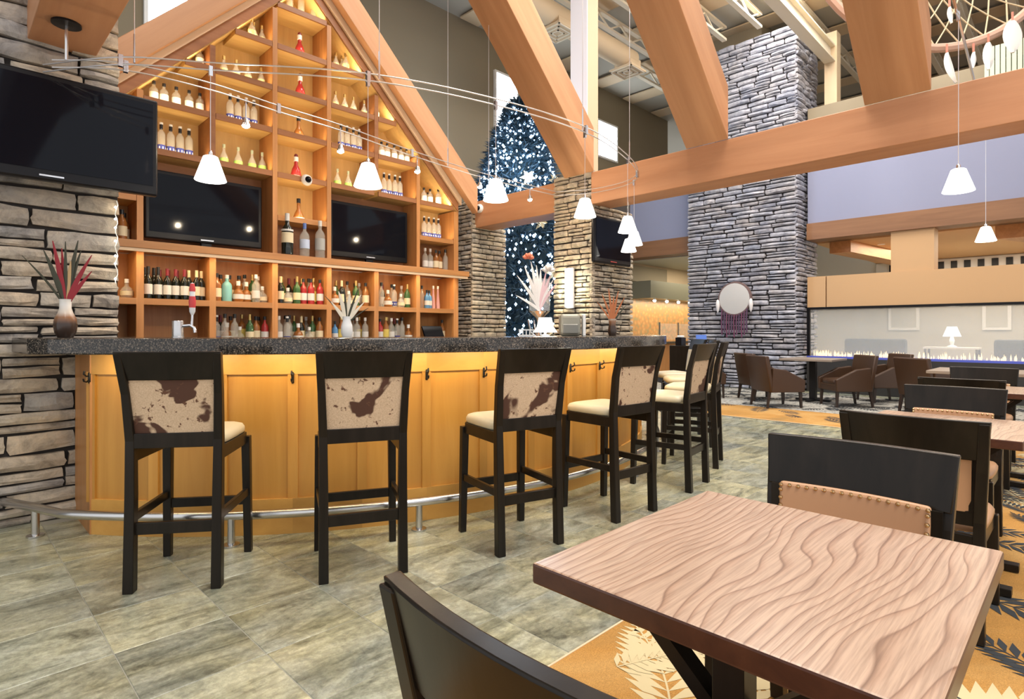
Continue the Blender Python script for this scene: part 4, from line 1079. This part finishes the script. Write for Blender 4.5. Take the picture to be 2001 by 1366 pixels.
for k in range(5): MB().box(-.058 + k * .027, -.050 + k * .027, -.028, .028, .012, .045).build('divider', M['white'], cd)
# candelabra with plumes
pdl = tag(MB().box(4.62, 5.02, 4.22, 4.58, 0, 1.0).build('pedestal', M['honey_z'], bevel=.01), 'square wooden pedestal behind the bar carrying the plumed candelabra', 'pedestal')
ca = thing('candelabra', 'silver candelabra with glass hurricane, white plumes and a red flower', 'ornament', (4.84, 4.40, 1.0))
MB().lathe([(0, 0), (.10, 0), (.10, .015), (.03, .03), (.016, .10), (.03, .18), (.014, .26), (.035, .36), (.10, .42), (.12, .44), (0, .44)], 18).build('stand', M['chrome'], ca, smooth=True)
for k in range(5):
    a = 2 * PI * k / 5
    MB().tube([(0, 0, .12), (.10 * math.cos(a), .10 * math.sin(a), .20), (.13 * math.cos(a), .13 * math.sin(a), .34)], .010, 6).build('branch', M['chrome'], ca, smooth=True)
MB().lathe([(.115, .44), (.12, .46), (.12, .80), (.115, .80), (.115, .45)], 20).build('hurricane_glass', glass('hurricane_glass', (.8, .85, .9), .14), ca, smooth=True)
PLM, PFL, PRD = simple('white_plume', (.80, .76, .74), .8), simple('pink_petal', (.75, .45, .48), .7), simple('coral_petal', (.70, .20, .12), .7)
reeds(ca, .50, [(-.20, .16, .34, .018, PLM, 'plume'), (-.14, .10, .44, .020, PLM, 'plume'), (-.08, .06, .50, .018, PLM, 'plume'), (-.03, .02, .46, .016, PLM, 'plume'), (.10, -.08, .36, .018, PFL, 'plume'), (.16, -.12, .26, .016, PFL, 'plume'), (.13, -.10, .31, .014, PLM, 'plume'), (-.22, .16, .12, .025, PLM, 'plume'), (.02, 0, .42, .018, PLM, 'plume'), (.06, -.05, .40, .014, PFL, 'plume')])
for k, (dx, dz, rr, mt) in enumerate(((-.10, 1.06, .06, PRD), (.08, .92, .07, PLM))):
    mb = MB()
    for q in range(9):
        a = q * 2.4; mb.lathe([(0, 0), (rr * .35, rr * .5), (rr * .3, rr), (0, rr * 1.25)], 6, M=Matrix.Translation((dx, -dx * .8, dz - .03)) @ Matrix.Rotation(a, 4, 'Z') @ Matrix.Rotation(.35 + .12 * q, 4, 'X'))
    mb.build('flower', mt, ca, smooth=True)
# service stand with box and blue card
sv = tag(MB().box(7.95, 8.45, 4.10, 4.55, 0.008, 1.0).build('service_stand', M['espresso'], bevel=.01), 'dark service stand beyond the end of the bar', 'stand')
nbx = thing('napkin_box', 'small black napkin box with pale napkins on the service stand', 'box', (8.06, 4.42, 1.0))
MB().box(-.07, .07, -.05, .05, 0, .12).build('body', M['black'], nbx, bevel=.004); MB().box(-.055, .055, -.035, .035, .12, .15).build('napkins', M['white'], nbx, bevel=.01)
bc_ = thing('card_holder', 'blue card in a holder on the service stand', 'card holder', (8.30, 4.20, 1.0), -PI / 4)
MB().box(-.09, .09, -.03, .03, 0, .02).build('foot', M['white'], bc_); MB().bar((0, 0, .015), (0, .03, .16), .16, .012, (0, -1, 0)).build('card', simple('blue_print', (.08, .18, .60), .4), bc_)

# ------------------------------------------------------------------ fittings
def dome(label, p, dirv):
    t = thing('dome_camera', label, 'camera', p)
    q = Vector(dirv).to_track_quat('Z', 'Y').to_matrix().to_4x4()
    MB().lathe([(0, 0), (.060, 0), (.064, .012), (.055, .035), (.038, .05), (0, .05)], 20, M=q).build('housing', M['white'], t, smooth=True)
    MB().lathe([(.036, .048), (.034, .060), (.020, .075), (0, .080)], 16, M=q).build('lens_dome', M['screen'], t, smooth=True)
p = P(598, 352, v=VB - .01); dome('white dome camera on the centre shelf edge', (p.x, VB - .008, 2.90), (0, -1, 0))
p = P(938, 408, u=5.46); dome('white dome camera on the timber header by the column', (5.455, p.y, p.z), (-1, -.2, 0))
tsn = thing('tube_sconce', 'bright vertical tube light on the stone column', 'sconce', (5.37, 4.40, 1.50))
MB().box(0, .03, -.05, .05, -.01, .47).build('back_plate', M['white'], tsn); MB().tube([(-.03, 0, 0), (-.03, 0, .46)], .034, 16).build('tube', M['tube'], tsn, smooth=True)
point('lamp', (-.12, 0, .23), 7, .06, (1, 1, .75), tsn)
t2 = thing('wall_television', 'small flat television on the stone column at the end of the bar', 'television', (5.675, 4.0, 2.0))
MB().box(-.375, .375, -.02, .03, 0, .54).build('housing', M['black'], t2, bevel=.02); MB().box(-.34, .34, -.024, -.018, .06, .505).build('screen', M['screen'], t2)
MB().box(-.06, .06, -.026, -.02, .025, .036).build('badge', simple('red_badge', (.4, .05, .04), .4), t2); MB().box(-.12, .12, .03, .075, .15, .40).build('bracket', M['blackmetal'], t2)
sl = thing('string_lights', 'string of fairy lights down the edge of the stone wall', 'string lights', (.915, 4.66, 1.5))
pts = [P(227 + 3 * math.sin(k * 1.7), 392 + k * 9, v=4.68) for k in range(19)]
wb(MB().tube(pts, .003, 5), 'wire', M['white'], sl)
for y in (405, 428, 445, 471, 500, 515, 545): 
    q = P(225, y, v=4.67); wb(MB().lathe([(0, -.009), (.008, 0), (0, .010)], 8, q), 'bulb', simple('fairy_bulb', (1, 1, .9), .4, emit=(1, .97, .8), es=18), sl)
# hide drum on the chimney
dr = thing('hide_drum', 'round hide drum with feathers and fringe hung on the chimney', 'drum', (12.12, 5.36, 1.55))
Rm = Matrix.Translation((0, 0, .36)) @ Matrix.Rotation(-PI / 2, 4, 'Y')
MB().lathe([(0, 0), (.36, 0), (.37, .03), (.36, .07), (.33, .075)], 28, M=Rm).build('frame', simple('drum_frame', (.16, .10, .09), .7), dr, smooth=True)
MB().lathe([(0, .082), (.30, .080), (.335, .074)], 28, M=Rm).build('skin', simple('drum_hide', (.55, .53, .50), .6), dr, smooth=True)
for k in range(11):
    y = -.27 + k * .054; a = .36 - math.sqrt(max(0, .36 ** 2 - y * y))
    MB().tube([(-.07, y, a + .02), (-.075, y + .01, -.15), (-.07, y, -.36 - .05 * (k % 3))], .016, 5).build('fringe', (simple('violet_fringe_%d' % k, (.10 + .03 * (k % 3), .05, .10), .8)), dr)
for s in (-1, 1):
    reeds(dr, 0, [])
    mb = MB(); mb.lathe([(0, -.22), (.03, -.16), (.045, -.05), (.03, .05), (0, .08)], 8, (-.08, s * .36, .28)); mb.build('feather', PLM, dr, smooth=True)

# ------------------------------------------------------------------ lit tree
tx, ty = 7.78, 7.60
tree = thing('christmas_tree', 'tall dark evergreen covered in blue white lights behind the columns', 'tree', (tx, ty, 0))
MB().tube([(0, 0, 0), (0, 0, 5.2)], .10, 10, r2=.02).build('trunk', M['darkleg'], tree)
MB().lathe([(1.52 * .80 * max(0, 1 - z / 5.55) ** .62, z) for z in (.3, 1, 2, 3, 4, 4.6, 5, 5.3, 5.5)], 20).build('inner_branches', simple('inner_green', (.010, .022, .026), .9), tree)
trg = random.Random(17); TH_ = 5.55
def tr_r(z): return 1.52 * max(0, 1 - z / TH_) ** .62
fo, li, bows = MB(), MB(), MB()
for k in range(7000):
    z = .25 + (TH_ - .25) * trg.random() ** 1.15; R_ = tr_r(z); a = trg.uniform(0, 2 * PI); rr = R_ * trg.uniform(.62, 1.06)
    p = Vector((rr * math.cos(a), rr * math.sin(a), z)); o = Vector((math.cos(a), math.sin(a), trg.uniform(-.45, .25))).normalized()
    s = trg.uniform(.12, .22)
    for q in range(5):
        d = (o + Vector((trg.uniform(-.8, .8), trg.uniform(-.8, .8), trg.uniform(-.7, .7)))).normalized(); sd = d.cross(Vector((trg.uniform(-1, 1), trg.uniform(-1, 1), trg.uniform(-1, 1)))).normalized() * .019
        fo.add([p + sd, p - sd, p + d * s], [(0, 1, 2)])
for k in range(2300):
    z = .3 + (TH_ - .3) * trg.random() ** 1.1; R_ = tr_r(z) * trg.uniform(.96, 1.08); a = trg.uniform(0, 2 * PI); p = Vector((R_ * math.cos(a), R_ * math.sin(a), z)); s = trg.uniform(.014, .034)
    li.add([p + Vector(d) * s for d in ((1, 0, 0), (-1, 0, 0), (0, 1, 0), (0, -1, 0), (0, 0, 1), (0, 0, -1))], [(0, 2, 4), (2, 1, 4), (1, 3, 4), (3, 0, 4), (2, 0, 5), (1, 2, 5), (3, 1, 5), (0, 3, 5)])
m = simple('needle_blue_glow', (.014, .036, .055), .6)  # blue glow of the tree lights mixed into the needle colour
stuff(fo.build('foliage', m, tree)); stuff(li.build('fairy_lights', simple('blue_white_bulb', (.8, .9, 1), .4, emit=(.42, .66, 1), es=6), tree))
for k in range(14):
    z = trg.uniform(.8, 4.6); a = -PI * .75 + trg.uniform(-1.2, 1.2); R_ = tr_r(z) * 1.03; p = Vector((R_ * math.cos(a), R_ * math.sin(a), z)); mb = MB()
    for q in range(6):
        b_ = q * PI / 3; e1 = Vector((-math.sin(a), math.cos(a), 0)); e2 = Vector((0, 0, 1)); d = e1 * math.cos(b_) + e2 * math.sin(b_); w = e1 * -math.sin(b_) + e2 * math.cos(b_); n_ = Vector((math.cos(a), math.sin(a), 0))
        mb.add([p + n_ * .03, p + d * .07 + w * .035 + n_ * .05, p + d * .15, p + d * .07 - w * .035 + n_ * .05], [(0, 1, 2, 3)])
    mb.build('silk_flower', simple('cream_silk', (.62, .52, .33), .7) if k == 0 else bpy.data.materials['cream_silk'], tree)
point('tree_glow', (-.9, -.9, 3.9), 130, .4, (.6, .78, 1), tree)
# ------------------------------------------------------------------ hoop net
fw = Vector((1, 1, 0)).normalized(); rt = Vector((1, -1, 0)).normalized(); up = Vector((0, 0, 1))
dcp = rt * 4.31 + fw * 5.9 + Vector((0, 0, 5.46)); HR = 1.36
dn = -fw; ex = dn.cross(up).normalized() * -1
if ex.dot(rt) < 0: ex = -ex
hn = thing('hoop_net', 'large webbed willow hoop with hanging white feathers high over the dining tables', 'ornament', dcp)
def hp(a, r): return ex * (r * math.cos(a)) + up * (r * math.sin(a))
hoop = MB(); R_ = []
hoop.tube([hp(2 * PI * k / 64, HR) for k in range(65)], .045, 8, cap=False); hoop.build('hoop', simple('wrapped_willow', (.50, .33, .25), .8), hn, smooth=True)
web = MB(); nsp = 32
prev = [(2 * PI * k / nsp, HR - .02) for k in range(nsp)]
for lv in range(9):
    nxt = [((a + PI / nsp), r * .865) for a, r in prev]
    for k in range(nsp):
        a0, a1 = prev[k], prev[(k + 1) % nsp]; b_ = nxt[k]
        web.tube([hp(*a0), hp(*b_)], .0075, 5, cap=False); web.tube([hp(a1[0], a1[1]), hp(*b_)], .0075, 5, cap=False)
    prev = nxt
stuff(web.build('webbing', simple('cream_cord', (.62, .52, .34), .8), hn))
FB = simple('white_feather', (.78, .78, .74), .8)
def feather(px, py, ln, w, lean, nm='feather'):
    t = (px - 1000) / FPX; q = (HY - py) / FPX; c = rt * (t * 5.82) + fw * 5.82 + Vector((0, 0, H + q * 5.82)) - dcp
    mb = MB(); n = 8; rg = []
    for i in range(n + 1):
        f = i / n; ww = w * (math.sin(PI * min(.97, .08 + .9 * f)) ** .7); o = c + up * (ln * (.5 - f)) + ex * (lean * f * f)
        rg.append([o + ex * ww, o + dn * .02, o - ex * ww, o - dn * .02])
    mb.sweep(rg); fo_ = mb.build(nm, FB, hn, smooth=True)
    MB().tube([c + up * (ln * .5 - .01), c + up * (ln * .5 + .09)], .010, 5).build('bead_cord', simple('coral_bead', (.55, .22, .16), .5) if 'coral_bead' not in bpy.data.materials else bpy.data.materials['coral_bead'], hn)
feather(1850, 133, .30, .045, .09); feather(1902, 118, .16, .03, -.01); feather(1931, 110, .27, .06, .0); feather(1978, 72, .32, .10, .0); feather(1855, 30, .16, .03, .02)
hc = MB().tube([hp(PI / 2, HR), hp(PI / 2, 7.46 - 5.46)], .006, 5).build('hanger', M['wire'], hn)
bl = thing('vertical_blind', 'pale green vertical blind high on the far wall', 'blind', (12.5, .85, 5.42))
for k in range(16): MB().box(-.01, .03, .35 - k * .07, .35 - k * .07 + .058, 0, .55).build('slat', simple('pale_green_slat', (.50, .58, .42), .6) if k == 0 else bpy.data.materials['pale_green_slat'], bl)

# ------------------------------------------------------------------ ducts and vents
dk = thing('air_duct', 'round beige air duct with square drops under the ceiling', 'duct', (9, 7, 6.8))
wb(MB().tube([(6.5, 7, 7.03), (10.6, 7, 7.03)], .22, 20), 'pipe', M['cladtan'], dk, smooth=True)
for u in (8.2, 10.5):
    wb(MB().box(u - .2, u + .2, 6.8, 7.2, 6.80, 7.0), 'drop', M['cladtan'], dk)
    vt = wb(MB().box(u - .28, u + .28, 6.72, 7.28, 6.76, 6.80), 'vent', M['cladtan'], dk)
    for s in (.09, .18, .27):
        wb(MB().box(u - s, u + s, 7 - s, 7 - s + .025, 6.745, 6.76).box(u - s, u + s, 7 + s - .025, 7 + s, 6.745, 6.76).box(u - s, u - s + .025, 7 - s, 7 + s, 6.745, 6.76).box(u + s - .025, u + s, 7 - s, 7 + s, 6.745, 6.76), 'louvre', M['joist'], vt)

# ------------------------------------------------------------------ fireplace and lounge beyond
fp = thing('linear_fireplace', 'long glass fronted see-through fireplace with low flames', 'fireplace', (12.8, 1.6, .68))
wb(MB().box(12.56, 13.0, -4.9, 4.08, .68, .72), 'bed', simple('blue_reflection_bed', (.10, .13, .55), .25), fp)  # bluish reflection along the fire bed painted as its colour
wb(MB().box(12.56, 13.0, -4.9, 4.08, 1.655, 1.70).box(12.56, 12.62, 4.02, 4.08, .72, 1.66), 'frame', M['black'], fp)
wb(MB().box(12.60, 12.606, -4.9, 4.02, .72, 1.655), 'glass_pane', M['pane'], fp)
wb(MB().box(12.98, 12.986, -4.9, 4.02, .72, 1.655), 'glass_pane', M['pane'], fp)
fl = MB(); fr2 = random.Random(4)
for k in range(240):
    v_ = 4.0 - 5.2 * fr2.random() ** 1.2; hgt = fr2.uniform(.03, .13) * (1 if v_ > .8 else .6); u_ = 12.78 + fr2.uniform(-.05, .05)
    fl.lathe([(.008, 0), (.013, hgt * .3), (.006, hgt * .7), (0, hgt)], 5, (u_, v_, .72))
stuff(wb(fl, 'flames', simple('flame', (1, .8, .5), .5, emit=(1, .62, .28), es=.9), fp))
for (y, l) in ((2.2, 'white shaded table lamp glowing behind the fireplace glass'), (-.3, 'second white shaded table lamp behind the fireplace glass')):
    t = thing('table_lamp', l, 'lamp', (16.2, y, .86), 0)
    MB().lathe([(0, 0), (.09, 0), (.09, .02), (.03, .05), (.05, .15), (.02, .25), (0, .25)], 14).build('base', M['white'], t, smooth=True)
    MB().lathe([(.17, .24), (.09, .46), (.088, .46), (.168, .24)], 18).build('lamp_shade', M['lamp_white'], t, smooth=True); point('lamp', (0, 0, .32), 12, .05, (1, .88, .7), t)
    tb2 = thing('console_table', l.split(' table lamp')[0].replace('shaded', 'topped') + ' lamp table in the lounge behind', 'table', (16.2, y, 0), 0)
    MB().box(-.25, .25, -.5, .5, .82, .86).build('top', M['white'], tb2)
    for sx in (-1, 1):
        for sy in (-1, 1): MB().box(sx * .22 - .02, sx * .22 + .02, sy * .46 - .02, sy * .46 + .02, 0, .82).build('leg', M['espresso'], tb2)
for k, (y, l) in enumerate(((.95, 'dark blue grey lounge chair seen through the fireplace'), (3.4, 'dark grey sofa seen through the fireplace'))):
    t = thing(('lounge_chair', 'sofa')[k], l, 'seat', (15.2, y, 0), PI / 2)
    c = simple('slate_fabric_%d' % k, (.05, .06, .08), .8); w = .4 if k == 0 else .6
    MB().box(-w, w, -.35, .35, .12, .42).build('seat', c, t, bevel=.04); MB().box(-w, w, .25, .42, .12, 1.05).build('backrest', c, t, bevel=.05)
    for s in (-1, 1): MB().box(s * w - .08, s * w + .08, -.35, .40, 0, .62).build('arm', c, t, bevel=.03)
for k, (y0, y1) in enumerate(((.3, .95), (1.35, 1.9), (-1.9, -1.2), (3.2, 3.9))):
    w = thing('framed_picture', ('white framed picture on the lounge wall', 'narrow white framed picture on the lounge wall', 'white framed picture at the end of the lounge wall', 'white framed picture next to the chimney on the lounge wall')[k], 'picture', (18.46, (y0 + y1) / 2, 1.25))
    h_ = (y1 - y0) / 2
    MB().box(-.02, .03, -h_, h_, 0, .95).build('frame', M['white'], w); MB().box(-.03, -.02, -h_ + .07, h_ - .07, .07, .88).build('print', simple('pale_print_%d' % k, (.5, .48, .42), .6), w)
for k in range(26): MB().box(18.44, 18.5, -3 + k * .27, -3 + k * .27 + .13, 2.82, 3.02).build('dark_block', M['black'], wall_lounge)
MB().box(18.47, 18.5, -3.2, 4.2, 2.76, 3.08).build('white_band', M['white'], wall_lounge)
DLM = simple('downlight_glow', (1, .95, .85), .4, emit=(1, .9, .72), es=25)
dn_ = [(14.5, 3.2), (15.8, 2.9), (14.3, .2), (15.4, .3), (16.6, .5), (15.0, -1.6)]
for k, (u, v_) in enumerate(dn_):
    t = thing('downlight', 'round glowing downlight in the warm lounge soffit', 'downlight', (u, v_, 3.10), 0, 'downlights in the lounge soffit')
    MB().lathe([(0, 0), (.05, 0), (.05, -.006), (0, -.006)], 14).build('lens', DLM, t); MB().lathe([(.05, 0), (.075, 0), (.072, -.010), (.052, -.010)], 14).build('ring', M['white'], t)
area('lounge_lamp', (15.5, 1.0, 3.08), (0, 0, 0), 3.5, 4.5, 220, (1, .84, .64))
# slanting soffit pieces seen through the slots
MB().prism([(13.4, 3.9), (18.4, 3.3), (18.4, 2.9), (13.4, 3.5)], 2.86, 3.10).build('soffit_beam', M['honey_x'], lc)
MB().prism([(13.4, 1.2), (18.4, -.8), (18.4, -1.2), (13.4, .8)], 2.86, 3.10).build('soffit_beam', M['honey_x'], lc)

# ------------------------------------------------------------------ buffet beyond the columns
wbf = struct(MB().box(13.0, 18.5, 8.65, 8.85, 0, 5.6).build('wall_buffet', M['cladtan']))
struct(MB().box(13.0, 18.5, 6.5, 8.65, 3.05, 3.10).build('ceiling_buffet', simple('pale_soffit', (.60, .55, .45), .6)))
MB().box(13.1, 14.9, 8.60, 8.65, 2.56, 2.98).build('niche', M['olive'], wbf)
m, N, L, b = new_mat('mosaic_splash')
v = coords(N, L); vo = N.new('ShaderNodeTexVoronoi'); vo.inputs['Scale'].default_value = 9; L.new(v, vo.inputs['Vector'])
L.new(ramp(N, L, vo.outputs['Distance'], [(0, (.62, .40, .18)), (.5, (.55, .27, .10)), (.8, (.35, .28, .14))]), b.inputs['Base Color']); b.inputs['Roughness'].default_value = .35
MB().box(13.0, 18.5, 8.60, 8.65, .92, 2.1).build('splashback', m, wbf)
bh = thing('buffet_hood', 'dark green grey hood over the buffet', 'hood', (15.5, 8.3, 2.08))
wb(MB().box(13.05, 18.4, 8.0, 8.59, 2.08, 2.53), 'casing', simple('bronze_hood', (.17, .16, .11), .4, .2), bh)
bf = thing('buffet_counter', 'lit buffet counter with glass guard beyond the stone column', 'counter', (15.5, 8.2, 0))
wb(MB().box(13.05, 18.4, 7.75, 8.59, .90, .95), 'top', M['granite'], bf); wb(MB().box(13.05, 18.4, 7.85, 8.59, 0, .90), 'front', M['honey_z'], bf)
for k in range(5):
    u = 13.2 + k * .95
    wb(MB().box(u, u + .85, 7.82, 7.83, 1.0, 1.42), 'glass_guard', M['pane'], bf); wb(MB().box(u - .03, u - .01, 7.80, 7.84, .95, 1.45), 'guard_post', M['steel'], bf)
for k in range(6):
    t = thing('hood_lamp', 'small bright lamp under the buffet hood', 'lamp', (13.3 + k * .62, 8.04, 2.08), 0, 'lamps under the buffet hood')
    MB().lathe([(0, -.10), (.03, -.09), (.042, -.06), (.03, -.03), (0, -.03)], 12).build('lens', DLM, t, smooth=True); MB().lathe([(0, 0), (.02, 0), (.02, -.03), (.034, -.045), (.034, -.03), (0, -.02)], 12).build('holder', M['steel'], t)
area('buffet_lamp', (15.0, 8.25, 2.05), (0, 0, 0), 4.0, .2, 30, (1, .82, .55))
area('buffet_lamp', (15.0, 7.4, 3.03), (0, 0, 0), 3.0, .6, 60, (1, .9, .72))
